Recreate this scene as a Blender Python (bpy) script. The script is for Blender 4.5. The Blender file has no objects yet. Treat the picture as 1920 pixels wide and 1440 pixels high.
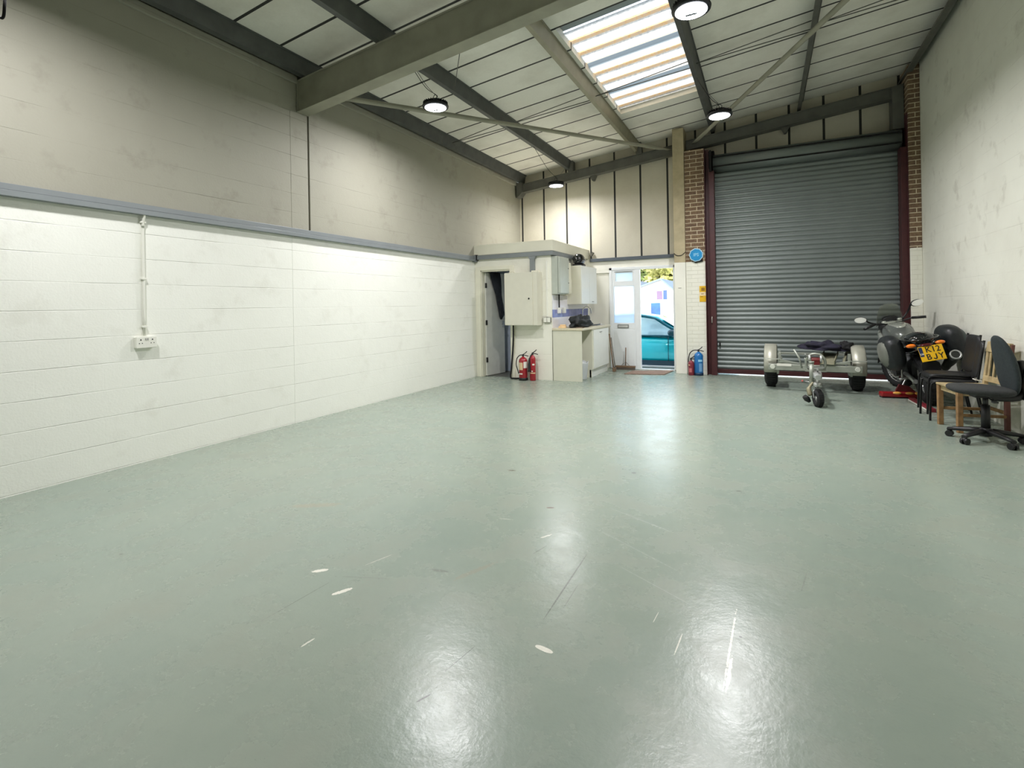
import bpy, bmesh, math, random
from mathutils import Vector, Matrix, noise as mnoise
PI = math.pi
random.seed(7)
SC = bpy.context.scene
COL = SC.collection
R = math.radians

# ------------------------------------------------------------------ materials
def lin(c):
    return tuple(((v/255)/12.92 if v/255 <= .04045 else ((v/255+.055)/1.055)**2.4) for v in c) + (1,)

def newmat(name):
    m = bpy.data.materials.new(name); m.use_nodes = True
    nt = m.node_tree
    return m, nt, nt.nodes['Principled BSDF']

def N(nt, t, **kw):
    n = nt.nodes.new(t)
    for k, v in kw.items():
        if hasattr(n, k): setattr(n, k, v)
        else: n.inputs[k].default_value = v
    return n

def mixc(nt, fac, a, b, mode='MIX'):
    n = nt.nodes.new('ShaderNodeMix'); n.data_type = 'RGBA'; n.blend_type = mode
    for sock, v in ((n.inputs[0], fac), (n.inputs[6], a), (n.inputs[7], b)):
        if isinstance(v, bpy.types.NodeSocket): nt.links.new(v, sock)
        else: sock.default_value = v
    return n.outputs[2]

def mth(nt, op, a, b=None, c=None, clamp=False):
    n = nt.nodes.new('ShaderNodeMath'); n.operation = op; n.use_clamp = clamp
    for i, v in enumerate((a, b, c)):
        if v is None: continue
        if isinstance(v, bpy.types.NodeSocket): nt.links.new(v, n.inputs[i])
        else: n.inputs[i].default_value = v
    return n.outputs[0]

def ramp(nt, fac, stops):
    n = nt.nodes.new('ShaderNodeValToRGB'); nt.links.new(fac, n.inputs[0])
    e = n.color_ramp.elements
    while len(e) < len(stops): e.new(.5)
    for i, (p, c) in enumerate(stops):
        e[i].position = p; e[i].color = c if len(c) == 4 else tuple(c)+(1,)
    return n.outputs[0]

def pos(nt):
    return nt.nodes.new('ShaderNodeNewGeometry').outputs['Position']

def noise(nt, vec, scale, detail=3, rough=.5):
    n = N(nt, 'ShaderNodeTexNoise'); n.inputs['Scale'].default_value = scale
    n.inputs['Detail'].default_value = detail; n.inputs['Roughness'].default_value = rough
    nt.links.new(vec, n.inputs['Vector']); return n.outputs['Fac']

def bump(nt, b, h, strength, dist=.01, normal=None):
    n = N(nt, 'ShaderNodeBump'); n.inputs['Strength'].default_value = strength
    n.inputs['Distance'].default_value = dist
    nt.links.new(h, n.inputs['Height'])
    if normal is not None: nt.links.new(normal, n.inputs['Normal'])
    if b is not None: nt.links.new(n.outputs[0], b.inputs['Normal'])
    return n.outputs[0]

MATS = {}
def plain(name, rgb, rough=.5, metal=0, var=.06, scale=8, coat=0, bmp=0, bscale=200, spec=.5):
    if name in MATS: return MATS[name]
    m, nt, b = newmat(name)
    tc = N(nt, 'ShaderNodeTexCoord').outputs['Object']
    c = lin(rgb)
    f = noise(nt, tc, scale, 4)
    lo = tuple(v*(1-var) for v in c[:3])+(1,); hi = tuple(min(1, v*(1+var)) for v in c[:3])+(1,)
    nt.links.new(ramp(nt, f, [(.3, lo), (.7, hi)]), b.inputs['Base Color'])
    b.inputs['Roughness'].default_value = rough; b.inputs['Metallic'].default_value = metal
    b.inputs['Specular IOR Level'].default_value = spec
    if coat: b.inputs['Coat Weight'].default_value = coat; b.inputs['Coat Roughness'].default_value = .08
    if bmp: bump(nt, b, noise(nt, tc, bscale, 3), bmp, .002)
    MATS[name] = m
    return m

def emit(name, rgb, s):
    m = bpy.data.materials.new(name); m.use_nodes = True; nt = m.node_tree; nt.nodes.clear()
    e = nt.nodes.new('ShaderNodeEmission'); o = nt.nodes.new('ShaderNodeOutputMaterial')
    e.inputs[0].default_value = lin(rgb); e.inputs[1].default_value = s
    nt.links.new(e.outputs[0], o.inputs[0]); MATS[name] = m; return m

def glass(name, rgb, rough=0., alpha=.25):
    m, nt, b = newmat(name)
    b.inputs['Base Color'].default_value = lin(rgb); b.inputs['Roughness'].default_value = max(rough, .03)
    b.inputs['Alpha'].default_value = alpha
    MATS[name] = m; return m

def swz(nt, a, b, offa=0., offb=0.):
    """vector (axis a, axis b, 0) of the world position"""
    s = N(nt, 'ShaderNodeSeparateXYZ'); nt.links.new(pos(nt), s.inputs[0])
    c = N(nt, 'ShaderNodeCombineXYZ')
    nt.links.new(mth(nt, 'ADD', s.outputs[a], offa), c.inputs[0]); nt.links.new(mth(nt, 'ADD', s.outputs[b], offb), c.inputs[1])
    return c.outputs[0], s

def block_paint(name, axis, rgb, stain, joint=.5, roughn=.55, blotch=.12, rgb2=None):
    """painted concrete block: brick pattern as relief, smudges and dabs of filler as colour"""
    m, nt, b = newmat(name)
    v, s = swz(nt, axis, 2, 0, -.008)
    br = N(nt, 'ShaderNodeTexBrick'); nt.links.new(v, br.inputs['Vector'])
    for k, val in (('Scale', 1), ('Mortar Size', .006), ('Mortar Smooth', .7), ('Brick Width', .475), ('Row Height', .237), ('Bias', 0)):
        br.inputs[k].default_value = val
    p = pos(nt)
    n1 = noise(nt, p, .9, 4, .6); n2 = noise(nt, p, 6, 5, .65); n3 = noise(nt, p, 55, 3, .6); n4 = noise(nt, p, 2.6, 3)
    base = lin(rgb); st = lin(stain)
    c = mixc(nt, mth(nt, 'MULTIPLY', ramp(nt, n1, [(.42, (0, 0, 0)), (.75, (1, 1, 1))]), blotch), base, st)
    sm = ramp(nt, mth(nt, 'MULTIPLY', n2, n4), [(.30, (0, 0, 0)), (.42, (1, 1, 1))])
    c = mixc(nt, mth(nt, 'MULTIPLY', sm, blotch*1.6), c, st)
    fz = mth(nt, 'FRACT', mth(nt, 'ADD', mth(nt, 'DIVIDE', mth(nt, 'ADD', s.outputs[2], mth(nt, 'MULTIPLY', n2, .006)), .237), 3-.008/.237-.003/.237))
    crs = mth(nt, 'SUBTRACT', 1., mth(nt, 'DIVIDE', mth(nt, 'MINIMUM', fz, mth(nt, 'SUBTRACT', 1., fz)), .016), None, True)
    n6 = noise(nt, p, 1.7, 3, .6)
    jm = mth(nt, 'MULTIPLY', crs, ramp(nt, n6, [(.40, (.15, .15, .15)), (.62, (1, 1, 1))]))
    c = mixc(nt, mth(nt, 'MULTIPLY', jm, .30), c, st)
    nt.links.new(c, b.inputs['Base Color'])
    b.inputs['Roughness'].default_value = roughn
    h1 = bump(nt, None, mth(nt, 'ADD', mth(nt, 'MULTIPLY', br.outputs['Fac'], .04), jm), joint, -.006)
    bump(nt, b, mth(nt, 'ADD', n3, mth(nt, 'MULTIPLY', n2, 2.)), .35, .004, h1)
    MATS[name] = m; return m

def brick(name, axis, painted=False):
    m, nt, b = newmat(name)
    v, s = swz(nt, axis, 2)
    br = N(nt, 'ShaderNodeTexBrick'); nt.links.new(v, br.inputs['Vector'])
    for k, val in (('Scale', 1), ('Mortar Size', .007), ('Mortar Smooth', .3), ('Brick Width', .236), ('Row Height', .0785), ('Bias', 0)):
        br.inputs[k].default_value = val
    p = pos(nt)
    n2 = noise(nt, p, 30, 4)
    if painted:
        c = mixc(nt, mth(nt, 'MULTIPLY', br.outputs['Fac'], .25), lin((232, 231, 218)), lin((205, 203, 188)))
        nt.links.new(c, b.inputs['Base Color']); b.inputs['Roughness'].default_value = .5
    else:
        br.inputs['Color1'].default_value = lin((94, 74, 60)); br.inputs['Color2'].default_value = lin((118, 96, 72))
        br.inputs['Mortar'].default_value = lin((205, 192, 165))
        c = mixc(nt, .35, br.outputs['Color'], ramp(nt, n2, [(.3, lin((84, 62, 50))), (.7, lin((160, 134, 104)))]), 'MIX')
        nt.links.new(mixc(nt, br.outputs['Fac'], c, lin((205, 192, 165))), b.inputs['Base Color'])
        b.inputs['Roughness'].default_value = .85
    h1 = bump(nt, None, br.outputs['Fac'], .7, -.006)
    bump(nt, b, n2, .3, .003, h1)
    MATS[name] = m; return m

def liner(name, axis, pitch, off, rgb, wid=.03, stain=(150, 140, 118)):
    """pale liner panels with dark joint strips every `pitch` along an axis"""
    m, nt, b = newmat(name)
    s = N(nt, 'ShaderNodeSeparateXYZ'); p = pos(nt); nt.links.new(p, s.inputs[0])
    u = mth(nt, 'ADD', s.outputs[axis], -off)
    fr = mth(nt, 'FRACT', mth(nt, 'ADD', mth(nt, 'DIVIDE', u, pitch), 100.5))
    d = mth(nt, 'MULTIPLY', mth(nt, 'ABSOLUTE', mth(nt, 'SUBTRACT', fr, .5)), pitch)
    mask = mth(nt, 'LESS_THAN', d, wid/2)
    n1 = noise(nt, p, 1.3, 4, .6); n2 = noise(nt, p, 40, 3)
    c = mixc(nt, mth(nt, 'MULTIPLY', ramp(nt, n1, [(.45, (0, 0, 0)), (.8, (1, 1, 1))]), .35), lin(rgb), lin(stain))
    c = mixc(nt, mth(nt, 'MULTIPLY', n2, .12), c, lin((120, 118, 105)))
    nt.links.new(mixc(nt, mask, c, lin((38, 38, 36))), b.inputs['Base Color'])
    b.inputs['Roughness'].default_value = .65
    bump(nt, b, mask, .4, -.01)
    MATS[name] = m; return m

# marks with a shape of their own: chips, scuffs, scratches  (x, y, angle, half length, half width, colour, jagged, strength)
W = (228, 226, 214); D = (88, 92, 86); M = (122, 128, 120)
FLOOR_MARKS = [(-2.16, 1.955, 40, .045, .016, W, .5, 1), (-1.90, 1.858, 62, .055, .014, W, .5, 1), (-.83, 1.893, -8, .042, .013, W, .12, 1),
         (-.914, 2.40, 91, .33, .004, D, .15, .8), (-.86, 2.30, 91, .12, .002, D, .3, .6), (-.15, 2.24, 88, .29, .005, W, .9, .8), (-.145, 2.06, 88, .11, .009, W, .95, 1),
         (-.342, 2.16, 86, .09, .003, W, .6, .8), (-.46, 2.30, 85, .05, .002, W, .6, .7), (-.115, 2.312, 0, .006, .006, D, .1, 1),
         (-1.355, 3.244, 25, .028, .010, (92, 66, 60), .3, 1), (-1.957, 3.851, 10, .04, .014, (96, 92, 80), .5, .9), (-1.119, 1.47, 65, .03, .004, D, .2, 1),
         (-1.11, 1.70, 80, .10, .002, D, .5, .8), (-2.04, 1.71, 85, .2, .003, M, .7, .9), (-1.90, 2.0, 20, .16, .003, M, .8, .8),
         (-1.215, 2.83, 60, .05, .008, W, .8, .8), (-1.95, 2.18, 70, .09, .003, W, .7, .7), (-1.572, 2.225, 10, .05, .012, M, .3, .8), (-1.745, 1.508, 82, .035, .005, W, .7, .8),
         (-1.18, 2.66, 75, .07, .003, D, .3, .7), (-1.56, 2.95, 10, .06, .004, W, .9, .6), (-3.37, 1.6, 20, .012, .008, D, .3, .7),
         (-2.6, 3.3, 130, .2, .003, M, .7, .6), (-.7, 2.9, 150, .35, .003, (190, 196, 190), .8, .6), (-.75, 3.3, 155, .3, .004, (196, 202, 198), .8, .5),
         (-.5, 2.55, 152, .3, .003, (190, 196, 190), .8, .5), (-4.6, 5.35, 20, .05, .012, D, .5, .7), (-4.5, 7.0, 30, .1, .02, M, .6, .7), (-4.9, 7.4, 10, .06, .02, M, .4, .7),
         (-3.0, 4.9, 15, .12, .01, M, .8, .6), (-2.5, 4.0, 5, .1, .015, M, .8, .6), (-1.0, 4.2, 40, .02, .02, D, .3, .8), (-3.5, 2.1, 120, .25, .003, M, .8, .6),
         (-.2, 4.1, 10, .02, .014, D, .3, .7), (.15, 2.9, 80, .12, .003, M, .6, .7), (-1.4, 2.3, 65, .15, .02, (150, 148, 132), .8, .5), (-2.9, 2.6, 30, .2, .04, (158, 150, 130), .8, .5)]

def floor_mat(marks, name='floor_paint'):
    m, nt, b = newmat(name)
    p = pos(nt)
    n1 = noise(nt, p, .55, 5, .6); n2 = noise(nt, p, 3.2, 6, .65); n3 = noise(nt, p, 38, 4, .6); n5 = noise(nt, p, 9, 5, .7)
    c = mixc(nt, ramp(nt, n1, [(.35, (0, 0, 0)), (.7, (1, 1, 1))]), lin((137, 151, 140)), lin((150, 160, 147)))
    c = mixc(nt, mth(nt, 'MULTIPLY', ramp(nt, n2, [(.46, (0, 0, 0)), (.72, (1, 1, 1))]), .4), c, lin((149, 151, 138)))
    c = mixc(nt, mth(nt, 'MULTIPLY', ramp(nt, n5, [(.56, (0, 0, 0)), (.75, (1, 1, 1))]), .16), c, lin((120, 128, 120)))
    dots = ramp(nt, noise(nt, p, 24, 2), [(.775, (0, 0, 0)), (.80, (1, 1, 1))])
    c = mixc(nt, mth(nt, 'MULTIPLY', dots, .2), c, lin((80, 84, 78)))
    if marks:
        s = N(nt, 'ShaderNodeSeparateXYZ'); nt.links.new(p, s.inputs[0])
        nd = noise(nt, p, 60, 4, .7)
    for (x, y, a, L, w, col, jag, stg) in marks:
        dx = mth(nt, 'SUBTRACT', s.outputs[0], x); dy = mth(nt, 'SUBTRACT', s.outputs[1], y)
        ca, sa = math.cos(R(a)), math.sin(R(a))
        u = mth(nt, 'DIVIDE', mth(nt, 'MULTIPLY_ADD', dx, ca, mth(nt, 'MULTIPLY', dy, sa)), L)
        v = mth(nt, 'DIVIDE', mth(nt, 'MULTIPLY_ADD', dx, -sa, mth(nt, 'MULTIPLY', dy, ca)), w)
        q = mth(nt, 'ADD', mth(nt, 'POWER', mth(nt, 'ABSOLUTE', u), 2.6), mth(nt, 'MULTIPLY', v, v))
        q = mth(nt, 'ADD', q, mth(nt, 'MULTIPLY', mth(nt, 'SUBTRACT', nd, .42), 4.5*jag))
        k = mth(nt, 'MULTIPLY', mth(nt, 'LESS_THAN', q, 1.), stg)
        k = mth(nt, 'MULTIPLY', k, mth(nt, 'LESS_THAN', mth(nt, 'ABSOLUTE', u), 1.15))
        c = mixc(nt, k, c, lin(col))
    nt.links.new(c, b.inputs['Base Color'])
    rr = mth(nt, 'ADD', mth(nt, 'MULTIPLY', n2, .22), .16)
    nt.links.new(rr, b.inputs['Roughness'])
    b.inputs['Specular IOR Level'].default_value = .55
    h1 = bump(nt, None, n5, .25, .006)
    bump(nt, b, n3, .22, .0015, h1)
    return m

def skylight_mat():
    m, nt, b = newmat('translucent_sheet'); nt.nodes.remove(b)
    o = nt.nodes['Material Output']; p = pos(nt)
    s = N(nt, 'ShaderNodeSeparateXYZ'); nt.links.new(p, s.inputs[0])
    n1 = noise(nt, p, 22, 5, .7); n2 = noise(nt, p, 90, 2)
    # grime lies in the ribs (the raised part of the profile)
    hgt = mth(nt, 'SUBTRACT', s.outputs[2], mth(nt, 'MULTIPLY', s.outputs[0], .113))
    rib = ramp(nt, mth(nt, 'DIVIDE', mth(nt, 'SUBTRACT', hgt, 5.1447), .05), [(.12, (0, 0, 0)), (.4, (1, 1, 1))])
    c = mixc(nt, mth(nt, 'MULTIPLY', rib, ramp(nt, n1, [(.3, (.4, .4, .4)), (.6, (1, 1, 1))])), ramp(nt, n1, [(.35, lin((150, 152, 150))), (.65, lin((196, 197, 192)))]), lin((180, 148, 104)))
    c = mixc(nt, ramp(nt, n2, [(.68, (0, 0, 0)), (.74, (1, 1, 1))]), c, lin((150, 150, 140)))
    for ya in (7.13, 8.19):
        bnd = mth(nt, 'MULTIPLY', mth(nt, 'GREATER_THAN', s.outputs[1], ya), mth(nt, 'LESS_THAN', s.outputs[1], ya+.085))
        c = mixc(nt, bnd, c, lin((128, 138, 142)))
    t = N(nt, 'ShaderNodeBsdfTranslucent'); d = N(nt, 'ShaderNodeBsdfDiffuse'); mx = N(nt, 'ShaderNodeMixShader')
    mx.inputs[0].default_value = .35
    nt.links.new(c, t.inputs[0]); nt.links.new(c, d.inputs[0])
    nt.links.new(t.outputs[0], mx.inputs[1]); nt.links.new(d.outputs[0], mx.inputs[2]); nt.links.new(mx.outputs[0], o.inputs[0])
    MATS['skylight'] = m; return m

# ------------------------------------------------------------------ mesh builder
class MB:
    def __init__(s): s.bm = bmesh.new(); s.mi = 0
    def face(s, vs, sm=False):
        try:
            f = s.bm.faces.new(vs); f.material_index = s.mi; f.smooth = sm; return f
        except ValueError: return None
    def box(s, x0, x1, y0, y1, z0, z1):
        return s.obox(((x0+x1)/2, (y0+y1)/2, (z0+z1)/2), (x1-x0, y1-y0, z1-z0))
    def obox(s, c, d, rot=None, taper=1.):
        M = Matrix.Translation(c) @ (rot.to_4x4() if rot is not None else Matrix())
        v = []
        for z in (-.5, .5):
            t = taper if z > 0 else 1
            for x, y in ((-.5, -.5), (.5, -.5), (.5, .5), (-.5, .5)):
                v.append(s.bm.verts.new(M @ Vector((x*d[0]*t, y*d[1]*t, z*d[2]))))
        for q in ((3, 2, 1, 0), (4, 5, 6, 7), (0, 1, 5, 4), (1, 2, 6, 5), (2, 3, 7, 6), (3, 0, 4, 7)):
            s.face([v[i] for i in q])
        return s
    def prism(s, pts, a, b, axis='y', sm=False):
        """pts: 2-D polygon; axis y: (x,z) extruded a..b in y; x: (y,z); z: (x,y)"""
        def P(p, t):
            return {'y': (p[0], t, p[1]), 'x': (t, p[0], p[1]), 'z': (p[0], p[1], t)}[axis]
        A = [s.bm.verts.new(P(p, a)) for p in pts]; B = [s.bm.verts.new(P(p, b)) for p in pts]
        n = len(pts)
        s.face(A); s.face(B[::-1])
        for i in range(n): s.face([A[i], B[i], B[(i+1) % n], A[(i+1) % n]], sm)
        return s
    def ring(s, c, nrm, r, n, ph=0, ref=None, ry=None):
        nrm = Vector(nrm).normalized()
        if ref is None: ref = Vector((0, 0, 1)) if abs(nrm.z) < .9 else Vector((1, 0, 0))
        u = nrm.cross(ref).normalized(); w = nrm.cross(u)
        return [s.bm.verts.new(Vector(c)+u*math.cos(ph+2*PI*i/n)*r+w*math.sin(ph+2*PI*i/n)*(ry or r)) for i in range(n)]
    def skin(s, rings, caps=True, sm=True, closed=False):
        n = len(rings[0])
        seq = list(zip(rings[:-1], rings[1:]))
        if closed: seq.append((rings[-1], rings[0]))
        for A, B in seq:
            for i in range(n): s.face([A[i], A[(i+1) % n], B[(i+1) % n], B[i]], sm)
        if caps and not closed: s.face(rings[0][::-1]); s.face(rings[-1])
        return s
    def cyl(s, p0, p1, r0, r1=None, n=16, caps=True):
        p0, p1 = Vector(p0), Vector(p1); d = p1-p0
        r1 = r0 if r1 is None else r1
        return s.skin([s.ring(p0, d, r0, n), s.ring(p1, d, r1, n)], caps)
    def tube(s, pts, r, n=8, smooth=0, closed=False):
        P = [Vector(p) for p in pts]
        if smooth:
            Q = []
            for i in range(len(P)-1):
                a, b, c, d = P[max(i-1, 0)], P[i], P[i+1], P[min(i+2, len(P)-1)]
                for k in range(smooth):
                    t = k/smooth
                    Q.append(.5*((2*b)+(c-a)*t+(2*a-5*b+4*c-d)*t*t+(3*b-a-3*c+d)*t**3))
            P = Q+[P[-1]]
        rings = []; ref = None; m = len(P)
        for i, p in enumerate(P):
            d = (P[(i+1) % m]-P[i-1]) if closed else (P[min(i+1, m-1)]-P[max(i-1, 0)])
            if d.length < 1e-9: d = Vector((0, 0, 1))
            d.normalize()
            if ref is None: ref = Vector((0, 0, 1)) if abs(d.z) < .9 else Vector((1, 0, 0))
            u = (ref-d*ref.dot(d))
            if u.length < 1e-6: u = d.orthogonal()
            u.normalize(); ref = u; w = d.cross(u)
            rr = r[i*(len(r)-1)//max(m-1, 1)] if isinstance(r, (list, tuple)) else r
            rings.append([s.bm.verts.new(p+u*math.cos(2*PI*k/n)*rr+w*math.sin(2*PI*k/n)*rr) for k in range(n)])
        return s.skin(rings, not closed, True, closed)
    def lathe(s, prof, c=(0, 0, 0), axis=(0, 0, 1), n=24, sm=True, caps=True):
        """prof: (radius, height) pairs along axis from c"""
        a = Vector(axis).normalized()
        rings = [s.ring(Vector(c)+a*h, a, max(r, 1e-4), n) for r, h in prof]
        return s.skin(rings, caps, sm)
    def torus(s, c, axis, Rr, r, n=28, k=10, ry=None, squash=1.):
        a = Vector(axis).normalized(); ref = Vector((0, 0, 1)) if abs(a.z) < .9 else Vector((1, 0, 0))
        u = a.cross(ref).normalized(); w = a.cross(u); rings = []
        for i in range(n):
            t = 2*PI*i/n; e = u*math.cos(t)+w*math.sin(t)
            rings.append([s.bm.verts.new(Vector(c)+e*(Rr+r*math.cos(2*PI*j/k))+a*(r*squash)*math.sin(2*PI*j/k)) for j in range(k)])
        return s.skin(rings, False, True, True)
    def loft(s, secs, n=16, axis='y', power=2.4, caps=True):
        """secs: (t, c1, c2, h1, h2): superellipse sections; axis y: c1=x,c2=z"""
        rings = []
        for (t, c1, c2, h1, h2) in secs:
            g = []
            for i in range(n):
                a = 2*PI*i/n; ca, sa = math.cos(a), math.sin(a)
                x = c1+h1*math.copysign(abs(ca)**(2/power), ca); z = c2+h2*math.copysign(abs(sa)**(2/power), sa)
                g.append(s.bm.verts.new({'y': (x, t, z), 'x': (t, x, z), 'z': (x, z, t)}[axis]))
            rings.append(g)
        return s.skin(rings, caps, True)
    def sphere(s, c, r, n=14, m=9, sc=(1, 1, 1)):
        rings = []
        for j in range(m+1):
            a = -PI/2+PI*j/m; rr = max(math.cos(a), 1e-3)*r; z = math.sin(a)*r
            rings.append([s.bm.verts.new((c[0]+rr*math.cos(2*PI*i/n)*sc[0], c[1]+rr*math.sin(2*PI*i/n)*sc[1], c[2]+z*sc[2])) for i in range(n)])
        return s.skin(rings)
    def build(s, name, mats, parent=None, bevel=0, seg=2, sub=0, weld=True):
        bmesh.ops.recalc_face_normals(s.bm, faces=s.bm.faces)
        me = bpy.data.meshes.new(name); s.bm.to_mesh(me); s.bm.free()
        o = bpy.data.objects.new(name, me); COL.objects.link(o)
        for m in (mats if isinstance(mats, (list, tuple)) else [mats]): me.materials.append(m)
        if parent is not None: o.parent = parent
        if bevel:
            md = o.modifiers.new('bevel', 'BEVEL'); md.width = bevel; md.segments = seg; md.limit_method = 'ANGLE'; md.angle_limit = R(40); md.harden_normals = False
        if sub:
            md = o.modifiers.new('sub', 'SUBSURF'); md.levels = sub; md.render_levels = sub
        return o

def thing(name, label, cat, loc=(0, 0, 0), rz=0, group=None, rot=None):
    o = bpy.data.objects.new(name, None); COL.objects.link(o); o.location = loc
    o.rotation_euler = rot if rot else (0, 0, rz); o.empty_display_size = .1
    o['label'] = label; o['category'] = cat
    if group: o['group'] = group
    return o
def tag(o, label, cat, group=None, kind=None):
    o['label'] = label; o['category'] = cat
    if group: o['group'] = group
    if kind: o['kind'] = kind
    return o
def struct(o, label=None):
    o['kind'] = 'structure'
    if label: o['label'] = label
    return o
def dup(root, loc, rz=None, label=None, group=None):
    r = root.copy(); COL.objects.link(r); r.location = loc
    if rz is not None: r.rotation_euler = (0, 0, rz)
    if label: r['label'] = label
    if group: r['group'] = group
    for ch in list(root.children):
        c = ch.copy(); COL.objects.link(c); c.parent = r
        for g in ch.children:
            d = g.copy(); COL.objects.link(d); d.parent = c
    return r
def text(name, body, size, mat, parent, M, ext=.0008, align='CENTER', label=None, xs=1.):
    cu = bpy.data.curves.new(name, 'FONT'); cu.body = body; cu.size = size; cu.extrude = ext
    cu.align_x = align; cu.align_y = 'CENTER'; cu.materials.append(mat); cu.offset = size*.012; cu.resolution_u = 4
    tmp = bpy.data.objects.new('tmp', cu); COL.objects.link(tmp); bpy.context.view_layer.update()
    me = bpy.data.meshes.new_from_object(tmp.evaluated_get(bpy.context.evaluated_depsgraph_get())); me.name = name
    bpy.data.objects.remove(tmp)
    o = bpy.data.objects.new(name, me); COL.objects.link(o); o.parent = parent
    o.matrix_local = M @ Matrix.Diagonal((xs, 1, 1, 1))
    if label: o['label'] = label
    return o
FACE_Y = Matrix.Rotation(PI/2, 4, 'X')      # text standing up and facing -y

# ------------------------------------------------------------------ the room
XL, XR, YF, YB = -5.233, 2.31, 10.95, -5.0
def roof(x): return 5.0747+.113*x

m_low = block_paint('white_block_paint', 1, (240, 241, 233), (200, 197, 184), .8, .5, .11)
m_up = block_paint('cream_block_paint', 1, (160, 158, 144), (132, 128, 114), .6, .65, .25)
m_right = block_paint('right_block_paint', 1, (228, 228, 216), (176, 172, 158), .45, .6, .25)
m_boxwall = block_paint('toilet_block_paint', 0, (236, 235, 222), (196, 192, 176), .7, .5, .12)
m_white = plain('white_gloss_paint', (236, 235, 224), .45, var=.04, scale=3)
m_cream = plain('cream_panel', (226, 224, 206), .5, var=.05, scale=2)
m_gable = liner('gable_liner', 0, .5615, -1.235, (206, 201, 184), .04)
m_roof = liner('roof_liner', 1, .5785, 3.535, (240, 238, 229), .036)
m_brick = brick('brown_brick', 0); m_brick_y = brick('brown_brick_side', 1)
m_pbrick = brick('painted_brick', 0, True)
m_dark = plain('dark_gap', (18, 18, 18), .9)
m_steel = plain('dark_grey_steel', (92, 92, 86), .6, 0, .16, 5, bmp=.2, bscale=40)
m_rafter = plain('olive_grey_steel', (152, 150, 134), .6, 0, .12, 4, bmp=.2, bscale=40)
m_purl = plain('galvanised_purlin', (92, 94, 92), .5, .3, .15, 6)
m_purl_lit = plain('lit_galvanised_purlin', (150, 146, 126), .5, .3, .1, 6)  # paler copy of the purlin colour; light on its face is put into the tone
m_red = plain('oxide_red_steel', (68, 28, 30), .5, 0, .15, 8)
m_trunk = plain('grey_trunking', (132, 138, 140), .45, .2, .06, 3)
m_conc = plain('concrete_column', (176, 164, 134), .8, 0, .12, 7, bmp=.4, bscale=30)

fl = MB(); fmats = [floor_mat([])]; fkeys = {(): 0}
fl.box(XL-.3, XR+.3, YB-.3, 11.05, -.12, -.004)
xs = [XL-.3]+[x*.8 for x in range(-6, 3)]+[XR+.3]; ysn = [YB-.3]+[1.0+.8*k for k in range(0, 9)]+[11.05]
for i in range(len(xs)-1):
    for j_ in range(len(ysn)-1):
        x0_, x1_, y0_, y1_ = xs[i], xs[i+1], ysn[j_], ysn[j_+1]
        key = tuple(k for k, mk in enumerate(FLOOR_MARKS) if mk[0]-mk[3]-.05 < x1_ and mk[0]+mk[3]+.05 > x0_ and mk[1]-mk[3]-.05 < y1_ and mk[1]+mk[3]+.05 > y0_)
        if key not in fkeys: fkeys[key] = len(fmats); fmats.append(floor_mat([FLOOR_MARKS[k] for k in key], 'floor_paint_marked'))
        fl.mi = fkeys[key]
        fl.face([fl.bm.verts.new(p) for p in ((x0_, y0_, 0), (x1_, y0_, 0), (x1_, y1_, 0), (x0_, y1_, 0))])
fl.build('floor', fmats)
struct(bpy.data.objects['floor'], 'pale grey-green painted concrete floor with scuffs')

w = MB(); w.mi = 0
w.box(XL-.2, XL, YB-.2, 11.05, 0, 2.365)
w.mi = 1
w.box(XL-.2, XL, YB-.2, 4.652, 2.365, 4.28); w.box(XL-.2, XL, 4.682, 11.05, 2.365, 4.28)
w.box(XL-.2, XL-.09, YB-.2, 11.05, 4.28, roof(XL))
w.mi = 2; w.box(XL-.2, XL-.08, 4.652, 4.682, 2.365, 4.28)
struct(w.build('wall_left', [m_low, m_up, m_dark]), 'painted block wall, white below the trunking and cream above it')
# shallow pier beside the movement joint, seen as a faint vertical edge
w = MB(); w.mi = 0; w.box(XL, XL+.003, 4.39, 4.65, 0, 2.31); w.mi = 1; w.box(XL, XL+.003, 4.39, 4.65, 2.42, 3.88)
struct(w.build('wall_left_pier', [m_low, m_up]), 'shallow pier in the left wall under the rafter end')
w = MB()
w.box(XL, XL+.035, YB, 4.48, 4.235, 4.325); w.box(XL, XL+.035, 4.70, 10.9, 4.235, 4.325)
struct(w.build('trim_1', m_up, bevel=.006), 'cream strip along the top of the left wall')
struct(MB().box(XR, XR+.2, YB-.2, 11.05, 0, 5.6).build('wall_right', m_right), 'off-white block wall on the right')
struct(MB().box(XL-.2, XR+.2, YB-.2, YB, 0, 5.6).build('wall_back', m_right), 'block wall behind the camera')

# ceiling: liner sheet with the rooflight opening, roof sheet above
SX0, SX1, SY0, SY1 = -2.27, -.90, 5.86, 9.02
def slab(mb, x0, x1, y0, y1, dz0, dz1):
    mb.prism([(x0, roof(x0)+dz0), (x1, roof(x1)+dz0), (x1, roof(x1)+dz1), (x0, roof(x0)+dz1)], y0, y1)
c = MB()
for a in ((XL-.2, SX0, YB-.2, 11.15), (SX1, XR+.2, YB-.2, 11.15), (SX0, SX1, YB-.2, SY0), (SX0, SX1, SY1, 11.15)):
    slab(c, *a, 0, .1)
struct(c.build('ceiling', m_roof), 'sloping roof lining of pale panels with dark joint strips')
c = MB()
slab(c, SX0, SX1, SY0, SY0+.27, .1, .12); slab(c, SX0, SX1, SY1-.07, SY1, .1, .12)
struct(c.build('trim_2', plain('blue_grey_sheet', (140, 150, 152), .5)), 'blue grey closing sheets at the ends of the rooflight')
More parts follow.
